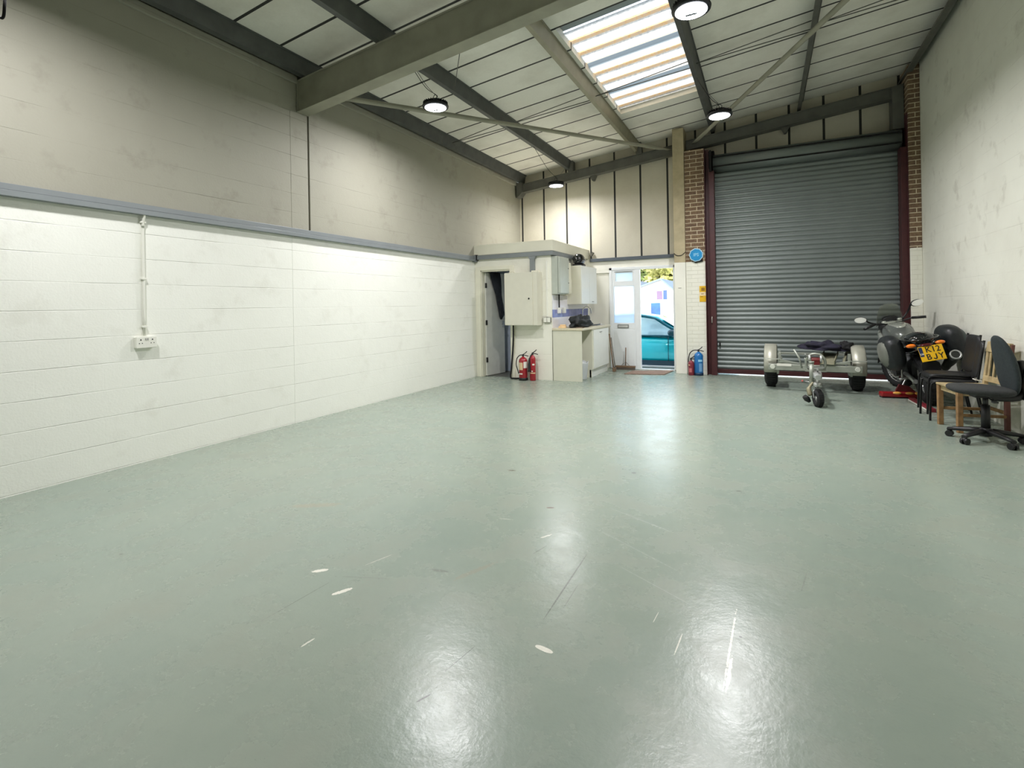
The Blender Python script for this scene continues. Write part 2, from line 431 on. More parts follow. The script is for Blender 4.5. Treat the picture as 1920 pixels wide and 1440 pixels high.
# corrugated rooflight: trapezoidal ribs running up the slope
prof = []; y = SY0+.26; k = 0; pitch = .352
while y < SY1-.06:
    prof += [(y, 0), (y+.205, 0), (y+.238, .045), (y+.318, .045)]
    y += pitch; k += 1
prof = [(min(a, SY1-.05), b) for a, b in prof]
s = MB()
A = [[s.bm.verts.new((x, a, roof(x)+.07+b)) for a, b in prof] for x in (SX0-.02, SX1+.02)]
B = [[s.bm.verts.new((x, a, roof(x)+.073+b)) for a, b in prof] for x in (SX0-.02, SX1+.02)]
for i in range(len(prof)-1):
    s.face([A[0][i], A[0][i+1], A[1][i+1], A[1][i]])
m_sky = skylight_mat()
# one thin sheet (single skin, like the real one)
for f in list(s.bm.verts):
    if not f.link_faces: s.bm.verts.remove(f)
struct(s.build('window_1', m_sky), 'corrugated translucent rooflight between two purlins')

# left: rafter
def beam_poly(x0, x1, b0, b1, z0):
    return [(x0, z0+.112*x0+b0), (x1, z0+.112*x1+b0), (x1, z0+.112*x1+b1), (x0, z0+.112*x0+b1)]
b = MB(); zr = 4.473
b.prism(beam_poly(XL+.004, XR-.01, 0, .014, zr), 4.49, 4.668)
b.prism(beam_poly(XL+.004, XR-.01, .386, .40, zr), 4.49, 4.668)
b.prism(beam_poly(XL+.004, XR-.01, .014, .386, zr), 4.505, 4.52)
b.prism(beam_poly(XL+.004, XR-.01, .014, .386, zr), 4.64, 4.653)
for x in (-5.215,):
    b.prism([(x-.006, zr+.112*x), (x+.006, zr+.112*x), (x+.006, zr+.112*x+.4), (x-.006, zr+.112*x+.4)], 4.484, 4.672)
struct(tag(b.build('roof_beam', m_rafter, bevel=.003), 'large olive grey steel rafter crossing the whole ceiling', 'beam'), None)
b = MB()
b.prism(beam_poly(XL+.02, -1.66, 0, .02, 4.633), 10.74, 10.90); b.prism(beam_poly(XL+.02, -1.66, .02, .18, 4.633), 10.76, 10.80); b.prism(beam_poly(XL+.02, -1.66, .18, .195, 4.633), 10.74, 10.90)
b.prism([(-5.2, 3.95), (-5.12, 3.99), (-5.05, 4.07), (-5.05, 4.3), (-5.2, 4.3)], 10.70, 10.92)
struct(tag(b.build('roof_beam', m_steel, bevel=.003), 'dark sloping gable beam above the kitchen corner and door', 'beam'))
b = MB()
b.prism(beam_poly(-1.39, 2.14, 0, .02, 4.633), 10.70, 10.90); b.prism(beam_poly(-1.39, 2.14, .02, .18, 4.633), 10.72, 10.80); b.prism(beam_poly(-1.39, 2.14, .18, .195, 4.633), 10.70, 10.90)
b.prism([(1.98, 4.30), (2.14, 4.30), (2.14, 5.05), (1.98, 5.02)], 10.62, 10.88)
struct(tag(b.build('roof_beam', m_steel, bevel=.003), 'dark sloping gable beam above the roller shutter', 'beam'))
# small brackets under the gable beams and hangers
for (x, lab) in ((-3.36, 'small dark bracket under the gable beam, left of the door'), (.38, 'small dark bracket under the gable beam, over the shutter')):
    z = 4.633+.112*x
    struct(MB().prism([(x-.07, z), (x+.07, z), (x+.02, z-.11), (x-.02, z-.11)], 10.78, 10.9).build('beam_bracket', m_steel), lab)

# purlins
PUR = [(-5.165, -5.03, 'dark eaves purlin running along the left wall', m_purl), (-3.955, -3.84, 'dark purlin next in from the left wall purlin', m_purl),
       (-2.43, -2.325, 'galvanised purlin, coloured pale for its lit face, along the left side of the rooflight', m_purl_lit), (-.925, -.815, 'purlin along the right side of the rooflight', m_purl),
       (.585, .69, 'thin dark purlin over the roller shutter', m_steel), (2.12, 2.295, 'dark purlin running along the right wall', m_steel)]
for i, (x0, x1, lab, mt) in enumerate(PUR):
    b = MB()
    zb = lambda x: roof(x)-.178
    zt = lambda x: roof(x)-.002
    xm = x0+(x1-x0)*.55
    b.prism([(x0, zb(x0)), (xm, zb(xm)), (xm, zb(xm)+.012), (x0+.008, zb(x0)+.012), (x0+.008, zb(x0)+.03), (x0, zb(x0)+.03)], YB, 10.94)
    b.prism([(xm-.008, zb(xm)), (xm, zb(xm)), (xm+.035, zt(xm)), (xm+.027, zt(xm))], YB, 10.94)
    b.prism([(xm, zt(xm)-.01), (x1, zt(x1)-.012), (x1, zt(x1)), (xm, zt(xm))], YB, 10.94)
    struct(tag(b.build('purlin_beam', mt), lab, 'beam'))
# end cleats at the gable for the purlins
for x, lab in ((-3.87, 'cleat where the second purlin meets the gable beam'), (-2.35, 'cleat where the pale purlin meets the gable beam')):
    struct(MB().prism([(x-.05, 4.83+.112*x), (x+.07, 4.83+.112*x), (x+.06, roof(x)), (x-.06, roof(x))], 10.74, 10.90).build('beam_cleat', m_steel), lab)

# diagonal bracing tubes
def brace(p0, p1, lab):
    p0, p1 = Vector(p0), Vector(p1); d = (p1-p0).normalized(); b = MB()
    rings = []
    side = d.cross(Vector((0, 0, 1))).normalized(); up = side.cross(d)
    L = (p1-p0).length
    for t, rw, rh in ((0, .045, .006), (.22, .045, .006), (.42, .034, .034), (L-.42, .034, .034), (L-.22, .045, .006), (L, .045, .006)):
        c = p0+d*t
        rings.append([b.bm.verts.new(c+side*math.cos(2*PI*k/14)*rw+up*math.sin(2*PI*k/14)*rh) for k in range(14)])
    b.skin(rings)
    return tag(b.build('bracing_tube', m_rafter), lab, 'brace')
struct(brace((-5.10, 4.66, 4.16), (-1.66, 10.84, 4.56), 'grey diagonal bracing tube on the left, rafter to column'))
struct(brace((-1.30, 10.84, 4.60), (2.13, 4.66, 4.98), 'grey diagonal bracing tube on the right, column to rafter'))

# sag rods between purlins
rod = MB
for i in range(5):
    x0 = PUR[i][1]-.03; x1 = PUR[i+1][0]+.03
    q = MB()
    q.tube([(x0, 7.79, roof(x0)-.10), (x1, 7.64, roof(x1)-.10)], .007, 6); q.tube([(x0, 7.79, roof(x0)-.10), (x1, 7.88, roof(x1)-.10)], .007, 6)
    where = ['between the left wall purlin and the next', 'between the second purlin and the pale one', 'crossing under the rooflight', 'right of the rooflight', 'nearest the right wall'][i]
    tag(q.build('sag_rod', m_steel), 'pair of thin steel tie rods '+where, 'rod', 'tie rods between purlins')
tag(MB().tube([(-2.86, 4.60, 4.20), (-3.84, 6.0, 4.50)], .005, 6).build('sag_rod', m_steel), 'single thin rod from the rafter to the second purlin', 'rod')

# ------------------------------------------------------------------ far wall
def gpoly(x0, x1, z0): return [(x0, z0), (x1, z0), (x1, roof(x1)), (x0, roof(x0))]
g = MB()
g.prism(gpoly(XL, -3.45, 2.30), YF, YF+.1); g.prism(gpoly(-3.45, -1.60, 2.43), YF, YF+.1); g.prism(gpoly(-1.60, XR, 4.25), YF, YF+.1)
struct(g.build('wall_far', m_gable), 'gable wall of cream panels with dark vertical joints')
g = MB()
g.box(-3.60, -3.07, YF+.02, YF+.1, 0, 2.16); g.box(-3.60, -1.62, YF-.01, YF+.1, 2.16, 2.43)
g.box(-1.72, -1.62, YF-.01, YF+.1, 0, 2.16); g.box(-3.52, -3.07, YF-.01, YF+.03, 2.10, 2.16)
struct(g.build('wall_far_lower', m_white, bevel=.004), 'white wall round the entrance door')
# toilet room block
g = MB()
g.box(XL, -5.12, 8.80, 8.92, 0, 2.43); g.box(-5.12, -4.42, 8.80, 8.92, 2.15, 2.43); g.box(-4.42, -3.58, 8.80, 8.92, 0, 2.43)
g.box(-3.70, -3.58, 8.92, YF, 0, 2.43)
struct(g.build('wall_toilet', [m_boxwall]), 'white block walls of the small toilet room')
struct(MB().box(XL, -3.53, 8.765, YF-.002, 2.43, 2.635).build('trim_3', m_cream, bevel=.006), 'cream boxed top of the toilet room')
g = MB(); g.box(XL, -4.42, 9.75, 9.81, 0, 2.43); g.box(-4.33, -4.28, 8.92, 9.75, 0, 2.43)
struct(g.build('wall_toilet_inner', plain('window_lit_white', (196, 206, 222), .5)), 'pale partition inside the toilet room')  # bluish tint puts the window light into the partition colour
struct(MB().box(XL, -3.70, 8.93, 9.75, 0.0, .004).build('floor_toilet', plain('dark_vinyl', (92, 92, 86), .5)), 'dark floor inside the toilet room')
# toilet door frame
g = MB()
g.box(-5.205, -5.10, 8.775, 8.80, 0, 2.20); g.box(-4.44, -4.36, 8.775, 8.80, 0, 2.20); g.box(-5.10, -4.44, 8.775, 8.80, 2.125, 2.20)
g.box(-5.12, -5.085, 8.80, 8.92, 0, 2.125); g.box(-4.455, -4.42, 8.80, 8.92, 0, 2.125); g.box(-5.12, -4.42, 8.80, 8.92, 2.10, 2.15)
struct(g.build('trim_4', m_cream, bevel=.004), 'cream architrave round the toilet doorway')
d1 = thing('door_1', 'plain white inner door standing ajar in the toilet doorway', 'door', (-5.08, 8.90, 0), R(80)); d1['kind'] = 'structure'
m_idoor = plain('door_paint', (214, 214, 206), .45)
MB().box(0, .60, -.04, 0, .012, 2.09).build('door_leaf', m_idoor, d1, bevel=.003)
for z in (.33, 1.08, 1.83): 
    MB().box(-.012, .012, -.062, -.03, z-.05, z+.05).build('hinge', plain('black_hinge', (20, 20, 20), .5), d1)
h = MB(); h.cyl((.55, -.04, 1.03), (.55, -.085, 1.03), .011, n=10); h.tube([(.56, -.085, 1.03), (.45, -.085, 1.03)], .009, 8); h.box(.525, .58, -.046, -.04, .97, 1.10)
h.build('door_handle', plain('chrome', (210, 210, 210), .15, 1), d1)
# dark coat hung over the toilet door
m_coat = plain('charcoal_cloth', (38, 42, 48), .9, var=.3, scale=14, bmp=.5, bscale=120)
co = MB(); P = []
for i in range(15):
    z = 2.10-.0*i; t = i/14; z = 2.10-.92*t
    half = .17*(1-t)+.045*t+.015*math.sin(t*9); cxn = .26+.22*t
    P.append([co.bm.verts.new((cxn+half*math.cos(a)+.012*math.sin(5*a+t*6), -.075+.028*math.sin(a)+.008*math.sin(7*a+9*t), z+.05*math.cos(a)*(t > .9))) for a in [2*PI*k/20 for k in range(20)]])
co.skin(P)
co.box(.10, .36, -.085, .03, 2.092, 2.108)
cm = co.build('hanging_coat', m_coat, None); cm.matrix_world = Matrix.Translation((-5.08, 8.90, 0)) @ Matrix.Rotation(R(80), 4, 'Z')
tag(cm, 'long dark cloth coat hung over the top of the ajar toilet door', 'coat')

# entrance: white double door
m_upvc = plain('white_upvc', (232, 236, 238), .3, var=.02)
m_frost = None
def frost():
    m, nt, b = newmat('frosted_glass'); nt.nodes.remove(b); o = nt.nodes['Material Output']
    t = N(nt, 'ShaderNodeBsdfTranslucent'); t.inputs[0].default_value = lin((226, 236, 246))
    g = N(nt, 'ShaderNodeBsdfGlossy'); g.inputs['Roughness'].default_value = .15
    r = N(nt, 'ShaderNodeBsdfRefraction'); r.inputs['Roughness'].default_value = .55; r.inputs['IOR'].default_value = 1.02; r.inputs[0].default_value = lin((230, 240, 250))
    mx = N(nt, 'ShaderNodeMixShader'); mx.inputs[0].default_value = .5; mx2 = N(nt, 'ShaderNodeMixShader'); mx2.inputs[0].default_value = .05
    nt.links.new(t.outputs[0], mx.inputs[1]); nt.links.new(r.outputs[0], mx.inputs[2]); nt.links.new(mx.outputs[0], mx2.inputs[1]); nt.links.new(g.outputs[0], mx2.inputs[2])
    nt.links.new(mx2.outputs[0], o.inputs[0]); return m
m_frost = frost()
g = MB()
g.box(-3.07, -3.01, YF-.03, YF+.05, 0, 2.21); g.box(-1.71, -1.655, YF-.03, YF+.05, 0, 2.21); g.box(-3.07, -1.655, YF-.03, YF+.05, 2.15, 2.21)
g.box(-3.07, -1.655, YF-.03, YF+.06, 0, .02); g.box(-2.50, -2.40, YF-.03, YF+.05, .02, 2.15)
struct(g.build('trim_5', m_upvc, bevel=.006), 'white plastic frame of the entrance double door')
d2 = thing('door_2', 'closed left leaf of the white entrance door with frosted panes', 'door', (-3.01, YF, 0)); d2['kind'] = 'structure'
g = MB()   # local x 0..0.51
g.box(0, .51, -.02, .03, .02, .86); g.box(0, .51, -.02, .03, .86, 1.0)
g.box(0, .035, -.02, .03, 1.0, 2.15); g.box(.475, .51, -.02, .03, 1.0, 2.15); g.box(.035, .475, -.02, .03, 1.80, 1.91); g.box(.035, .475, -.02, .03, 2.09, 2.15)
g.box(.035, .08, -.02, .03, 1.91, 2.09); g.box(.445, .475, -.02, .03, 1.91, 2.09)
g.build('door_frame', m_upvc, d2, bevel=.004)
MB().box(.04, .47, -.024, -.019, .06, .85).build('lower_panel', m_upvc, d2, bevel=.003)
MB().box(.035, .475, 0, .008, 1.0, 1.80).build('pane', m_frost, d2); MB().box(.08, .445, 0, .008, 1.91, 2.09).build('pane', m_frost, d2)
g = MB(); g.box(.11, .355, -.034, -.02, .885, .965); g.build('letterbox', plain('grey_metal', (150, 152, 150), .4, .6), d2, bevel=.003)
MB().box(.13, .335, -.038, -.034, .905, .945).build('letterbox_flap', plain('pale_metal', (205, 206, 204), .4, .3), d2)
MB().box(.06, .45, -.04, -.02, 2.115, 2.122).build('vent_strip', m_trunk, d2)
g = MB(); g.box(.40, .43, -.034, -.02, 1.30, 1.44); g.tube([(.415, -.05, 1.42), (.345, -.05, 1.42)], .009, 8)
# open leaf, swung outward
d3 = thing('door_3', 'open right leaf of the white entrance door, swung outwards', 'door', (-1.725, YF+.07, 0)); d3['kind'] = 'structure'
g.bm.free(); g = MB()
g.box(-.0, .05, 0, .62, .02, .86); g.box(0, .05, 0, .08, .86, 2.13); g.box(0, .05, .54, .62, .86, 2.13); g.box(0, .05, .08, .54, .86, 1.0); g.box(0, .05, .08, .54, 2.05, 2.13)
g.build('door_frame', m_upvc, d3, bevel=.004)
MB().box(.02, .028, .08, .54, 1.0, 2.05).build('pane', m_frost, d3)

# concrete column, brick piers
c1 = MB(); c1.mi = 0; c1.box(-1.62, -1.405, 10.50, 10.93, 2.215, 4.885); c1.mi = 1; c1.box(-1.62, -1.405, 10.50, 10.93, 0, 2.215)
struct(c1.build('column_1', [m_conc, m_white], bevel=.006), 'concrete column, bare above and painted white below')
c1 = MB(); c1.mi = 0; c1.box(-1.40, -1.03, 10.52, 10.95, 2.215, 4.42); c1.mi = 1; c1.box(-1.40, -1.03, 10.52, 10.95, 0, 2.215)
struct(c1.build('column_2', [m_brick, m_pbrick]), 'brick pier left of the shutter, painted white below')
c1 = MB(); c1.mi = 0; c1.box(2.15, XR, 10.42, 10.95, 2.25, 5.28); c1.mi = 1; c1.box(2.15, XR, 10.42, 10.95, 0, 2.25)
struct(c1.build('column_3', [m_brick, m_pbrick], bevel=.01), 'brick pier right of the shutter, painted white below')
# steel jambs
j = MB(); j.box(-1.03, -1.018, 10.44, 10.90, 0, 4.40); j.box(-1.018, -.955, 10.60, 10.62, 0, 4.40); j.box(-.955, -.94, 10.50, 10.90, 0, 4.0); j.box(-.94, -.865, 10.50, 10.512, 0, 3.95)
j.box(-.865, -.855, 10.50, 10.70, 0, 3.95)
struct(j.build('trim_6', m_red, bevel=.002), 'dark red steel jamb left of the roller shutter')
j = MB(); j.box(2.065, 2.15, 10.50, 10.512, 0, 3.95); j.box(2.055, 2.065, 10.50, 10.70, 0, 3.95); j.box(2.138, 2.15, 10.46, 10.90, 0, 4.5)
struct(j.build('trim_7', m_red, bevel=.002), 'dark red steel jamb right of the roller shutter')
MB().box(-.93, -.895, 10.44, 10.50, 3.94, 4.34).build('x', m_dark)
o = bpy.data.objects['x']; o.name = 'shutter_end_plate'; struct(o, 'black end plate of the shutter roll')

g = MB(); g.box(-1.03, -.87, 10.80, 10.95, 0, 4.42); g.box(2.06, 2.15, 10.80, 10.95, 0, 4.6); g.box(-.87, 2.06, 10.87, 10.95, 3.94, 4.3)  # boxes added to stop daylight leaking past the shutter
struct(g.build('wall_far_leak_filler', m_dark), 'dark filler boxes added behind the shutter guides against light leaks')
# roller shutter
m_shut = plain('grey_shutter', (118, 126, 124), .42, .25, .06, 2)
rs = thing('roller_shutter', 'closed grey corrugated roller shutter with dark red bottom bar', 'shutter', (.595, 10.75, 0))
g = MB(); pit = .0862; z = .10; P = []
while z < 3.98:
    for t in range(8):
        a = t/8; yy = -.017*math.sin(PI*min(a/.82, 1)) if a < .82 else .006
        P.append((yy, z+a*pit))
    z += pit
A = [g.bm.verts.new((-1.455, p[0], p[1])) for p in P]; B = [g.bm.verts.new((1.465, p[0], p[1])) for p in P]
for i in range(len(P)-1): g.face([A[i], B[i], B[i+1], A[i+1]], True)
A2 = [g.bm.verts.new((-1.455, .03, P[0][1])), g.bm.verts.new((1.465, .03, P[0][1])), g.bm.verts.new((1.465, .03, P[-1][1])), g.bm.verts.new((-1.455, .03, P[-1][1]))]
g.face(A2)
g.build('slat_curtain', m_shut, rs)
MB().box(-1.455, 1.465, -.035, .02, .016, .10).build('bottom_bar', m_red, rs, bevel=.004)
g = MB(); rollp = []
for k in range(13):
    a = -PI/2+PI*.95*k/12; rollp.append((-.06-.17*math.cos(a)*.9, 4.13+.17*math.sin(a)))
rollp += [(.05, 4.30), (.05, 3.96)]
g.prism([(a, b) for a, b in rollp], -1.47, 1.50, 'x', True)
g.build('roll_housing', m_shut, rs)
g = MB(); 
for z in (4.03, 4.215): g.box(-1.47, 1.50, -.222, -.19, z, z+.018)
g.build('roll_seam', m_dark, rs)
g = MB(); g.box(-1.42, -1.395, -.06, -.018, .55, .62); g.build('lock_bolt', m_dark, rs)
j = MB(); j.tube([(-.93, 10.49, 1.0), (-.93, 10.46, 1.02), (-.93, 10.46, 1.12), (-.93, 10.49, 1.14)], .008, 8)
tag(j.build('jamb_handle', plain('pale_steel', (190, 188, 182), .3, .8)), 'small pale pull handle on the left red jamb', 'handle')

# ------------------------------------------------------------------ services
g = MB(); g.box(XL, XL+.045, YB, 8.70, 2.365, 2.415); g.box(XL, XL+.062, YB, 8.70, 2.315, 2.362)
tr = tag(g.build('cable_trunking', m_trunk, bevel=.003), 'long grey metal trunking along the left block wall', 'trunking')
g = MB(); g.box(XL+.0, XL+.07, 8.70, 8.795, 2.30, 2.43); j1 = g.build('end_box', m_trunk, tr, bevel=.003)
g = MB(); g.box(-5.16, -3.575, 8.735, 8.797, 2.345, 2.425); g.box(-3.99, -3.90, 8.74, 8.797, 2.04, 2.345); g.prism([(-4.03, 2.345), (-3.86, 2.345), (-3.90, 2.29), (-3.99, 2.29)], 8.738, 8.797); g.box(-3.577, -3.52, 8.735, 9.95, 2.345, 2.425)
tb = tag(g.build('cable_trunking', m_trunk, bevel=.003), 'grey trunking round the toilet room with a drop to the cabinet', 'trunking')
MB().box(-5.20, -5.14, 8.725, 8.797, 2.33, 2.44).build('corner_joint', m_dark, tb)
tag(MB().box(-3.50, -1.625, YF-.055, YF-.005, 2.36, 2.43).build('cable_trunking', plain('dark_trunking', (88, 96, 104), .45, .2), bevel=.003), 'dark grey trunking over the entrance door', 'trunking')

m_pvc = plain('white_pvc', (232, 232, 222), .4, var=.02)
cd = thing('conduit_pipe', 'white conduit running from the long trunking down to the wall socket', 'pipe', (XL, 2.70, 0))
MB().tube([(.05, 0, 2.33), (.03, 0, 2.27), (.018, 0, 2.22), (.014, 0, 2.1), (.014, 0, 1.19)], .0125, 10, 4).build('pipe', m_pvc, cd)
for z in (2.25, 1.72, 1.27):
    MB().box(0, .031, -.022, .022, z-.009, z+.009).build('clip', m_pvc, cd, bevel=.002)
ws = thing('wall_socket', 'white double socket on the left wall under the conduit', 'socket', (XL, 2.70, 1.125))
MB().box(0, .04, -.085, .085, -.05, .05).build('back_box', m_pvc, ws, bevel=.004)
g = MB(); g.box(.04, .05, -.088, .088, -.053, .053); g.build('faceplate', m_pvc, ws, bevel=.004)
for yy in (-.05, .05):
    for q in ((yy-.005, yy+.005, .018, .030), (yy-.016, yy-.009, -.012, -.005), (yy+.009, yy+.016, -.012, -.005)): MB().box(.05, .0515, *q).build('pin_hole', m_dark, ws)
for yy in (-.014, .004): MB().box(.05, .055, yy, yy+.010, .02, .038).build('rocker', plain('grey_rocker', (170, 170, 166), .4), ws)

# grey steel cabinet on toilet wall
m_cab = plain('cream_steel_cabinet', (212, 210, 194), .4, var=.02)
cb = thing('electrical_cabinet', 'large cream steel cabinet hung on the toilet room front wall', 'cabinet', (-4.10, 8.798, 1.04))
MB().box(-.33, .33, -.24, 0, 0, .995).build('body', m_cab, cb, bevel=.006)
MB().box(-.335, .245, -.262, -.242, .005, .99).build('door', m_cab, cb, bevel=.004)
g = MB(); g.cyl((.175, -.262, .50), (.175, -.274, .50), .014, n=12); g.box(.172, .178, -.285, -.27, .485, .515); g.build('door_lock', m_dark, cb)
MB().tube([(-.27, -.2, .99), (-.2, -.2, 1.03), (-.12, -.19, .99)], .008, 6, 4).build('cable_gland', m_cream, cb); MB().box(.16, .30, -.10, -.02, .995, 1.03).build('cable_gland', m_cream, cb)
tag(MB().tube([(-4.36, 8.74, 1.04), (-4.365, 8.745, .8), (-4.39, 8.75, .5), (-4.42, 8.745, .2), (-4.43, 8.73, .03), (-4.35, 8.72, .014), (-4.25, 8.76, .014)], .016, 8, 5).build('black_cable', m_dark), 'thick black cable hanging from the cabinet to the floor', 'cable')
ph = thing('conduit_pipe', 'thin white conduit on the toilet room wall beside its corner', 'pipe', (-3.665, 8.80, 0))
MB().box(-.018, .018, -.02, 0, 1.19, 2.24).build('pipe', m_pvc, ph, bevel=.003)
MB().box(-.025, .025, -.026, 0, 1.70, 1.72).build('clip', m_pvc, ph)
sw = thing('wall_switch', 'double switch in metal boxes low on the toilet room front wall', 'switch', (-3.66, 8.80, 1.135))
MB().box(-.075, .07, -.045, 0, -.05, .05).build('back_box', plain('steel_box', (150, 150, 142), .35, .6), sw, bevel=.004)
MB().box(-.068, -.008, -.052, -.045, -.042, .042).build('faceplate', m_pvc, sw, bevel=.002); MB().box(.002, .064, -.052, -.045, -.042, .042).build('faceplate', m_pvc, sw, bevel=.002)

# fire extinguishers
m_extred = plain('extinguisher_red', (154, 18, 34), .25, 0, .05, coat=.5)
m_blk = plain('black_plastic', (22, 22, 24), .45)
m_lab = plain('label_white', (226, 224, 214), .6)
m_cream_l = plain('label_cream', (216, 190, 150), .6)
def extinguisher(label, loc, r, h, mat, base=None, hose='side', rz=0, horn=False, labels=()):
    t = thing('fire_extinguisher', label, 'fire extinguisher', loc, rz, 'fire extinguishers on the floor')
    sh = .07*h/.42
    MB().lathe([(r*.9, 0), (r, .012), (r, h-sh), (r*.93, h-sh*.6), (r*.7, h-sh*.25), (r*.34, h), (r*.3, h+.012)], n=28).build('cylinder', mat, t)
    if base: MB().lathe([(r*.95, 0), (r*1.04, .004), (r*1.04, .05), (r*1.0, .052)], n=28).build('base_ring', base, t)
    g = MB(); g.cyl((0, 0, h), (0, 0, h+.035), .018, .016, 12); g.box(-.018, .018, -.014, .014, h+.03, h+.055)
    g.build('valve', m_blk, t)
    g = MB(); g.tube([(.0, 0, h+.05), (.04, -.01, h+.075), (.075, -.015, h+.11)], .008, 6); g.tube([(.0, 0, h+.04), (.05, -.01, h+.035), (.10, -.015, h+.02)], .008, 6); g.build('squeeze_handle', m_blk, t)
    if hose == 'side':
        MB().tube([(-.01, 0, h+.04), (-r*.8, -.01, h+.035), (-r*1.45, -.02, h-.03), (-r*1.6, -.02, h-.14), (-r*1.35, -.02, h*.5), (-r*1.05, -.03, h*.3)], .009, 8, 5).build('hose', m_blk, t)
    elif hose == 'left':
        MB().tube([(-.01, 0, h+.04), (-r*1.1, 0, h+.035), (-r*1.9, 0, h-.02), (-r*2.25, 0, h-.12), (-r*2.3, 0, h-.2)], .0095, 8, 5).build('hose', m_blk, t)
    if horn: 
        MB().tube([(-r*.2, 0, h+.03), (-r*.8, -.01, h-.02), (-r*1.15, -.02, h-.12), (-r*1.15, -.03, h-.30)], [.010, .012, .02, .028, .034], 10, 4).build('discharge_horn', m_blk, t)
    for (a0, a1, z0, z1, lm, nm) in labels:
        g = MB(); rr = r*1.012; n = 8
        A = [[g.bm.verts.new((rr*math.sin(R(a0+(a1-a0)*i/n)), -rr*math.cos(R(a0+(a1-a0)*i/n)), z)) for i in range(n+1)] for z in (z0, z1)]
        for i in range(n): g.face([A[0][i], A[0][i+1], A[1][i+1], A[1][i]], True)
        g.build(nm, lm, t)
    return t
extinguisher('red extinguisher with black base and white label beside the cable', (-4.12, 8.65, 0), .082, .435, m_extred, m_blk, 'side', R(24), labels=[(-70, -5, .20, .34, m_cream_l, 'label_panel'), (5, 62, .235, .355, m_lab, 'label_panel'), (-75, -10, .115, .14, m_lab, 'label_stripe')])
extinguisher('slim all red extinguisher with black horn, right of its pair', (-3.93, 8.67, 0), .056, .47, m_extred, None, None, R(24), True, labels=[(-10, 35, .29, .32, m_lab, 'label_panel'), (-60, 50, .135, .155, m_cream_l, 'label_stripe'), (-30, 0, .17, .19, m_lab, 'label_panel')])
m_extblue = plain('extinguisher_blue', (22, 108, 176), .3, 0, .05, coat=.4)
m_dred = plain('faded_extinguisher_red', (128, 44, 56), .4, 0, .12)
extinguisher('blue extinguisher with curved black hose by the brick pier', (-1.18, 10.40, 0), .083, .445, m_extblue, plain('navy_base', (20, 50, 80), .4), 'left', R(-4), labels=[(5, 60, .27, .31, plain('label_pale_blue', (150, 206, 236), .5), 'label_panel'), (15, 60, .08, .24, plain('label_mid_blue', (110, 160, 206), .5), 'label_panel')])
extinguisher('small faded red extinguisher beside the blue one', (-1.315, 10.37, 0), .055, .28, m_dred, None, None, R(0), labels=[(-40, 20, .06, .14, plain('label_pink', (190, 110, 112), .5), 'label_panel'), (-55, -15, .19, .21, m_cream_l, 'label_stripe')])

# signs on the brick pier
pq = thing('wall_plaque', 'blue polygonal alarm plaque with pale rim on the brick pier', 'sign', (-1.20, 10.52, 2.345))
def octa(r, n=9, ph=0): return [(r*math.cos(2*PI*i/n+ph), r*math.sin(2*PI*i/n+ph)) for i in range(n)]
MB().prism(octa(.135, 9, .35), -.05, 0).build('housing', plain('plaque_rim', (176, 208, 224), .4), pq, bevel=.006)
MB().prism(octa(.116, 9, .35), -.056, -.05).build('face', plain('plaque_blue', (24, 138, 196), .35), pq)
text('lettering', 'IPS', .085, plain('plaque_letter', (150, 205, 230), .5), pq, Matrix.Translation((0, -.0572, 0)) @ FACE_Y)
MB().prism([(-.10, -.09), (.10, -.09), (.12, -.13), (-.02, -.155)], -.03, 0).build('lower_edge', m_dark, pq)
ys = thing('warning_notice', 'narrow yellow warning notice on the painted brick pier', 'sign', (-1.09, 10.52, 1.58))
MB().box(-.066, .060, -.004, 0, -.155, .155).build('board', plain('notice_yellow', (222, 176, 16), .5), ys)
MB().box(-.064, .058, -.0055, -.004, -.035, .035).build('pale_band', plain('notice_pale', (236, 216, 176), .5), ys)
for q in ((-.035, .015, -.006, .006), (-.05, 0, -.062, -.05), (-.03, .035, .06, .12)): MB().box(q[0], q[1], -.0065, -.004, q[2], q[3]).build('symbol', plain('notice_ochre', (150, 110, 10), .5), ys)
tag(MB().tube([(-1.62, 10.49, 2.40), (-1.56, 10.485, 2.355), (-1.48, 10.485, 2.355), (-1.42, 10.49, 2.40), (-1.40, 10.51, 2.42)], .006, 6, 5).build('loose_wire', m_dark), 'short loose dark wire drooping across the concrete column', 'wire')
tag(MB().obox((-3.44, YF-.06, 2.53), (.05, .06, .10), Matrix.Rotation(R(35), 3, 'Y')).build('wall_sensor', plain('sensor_grey', (90, 88, 78), .5), bevel=.006), 'small dark grey sensor on the gable wall above the trunking', 'sensor')
tag(MB().box(-1.55, -1.49, 10.494, 10.50, 1.70, 1.715).build('wall_mark_label', plain('faint_grey', (176, 176, 170), .6)), 'tiny grey tape on the white part of the column', 'tape')

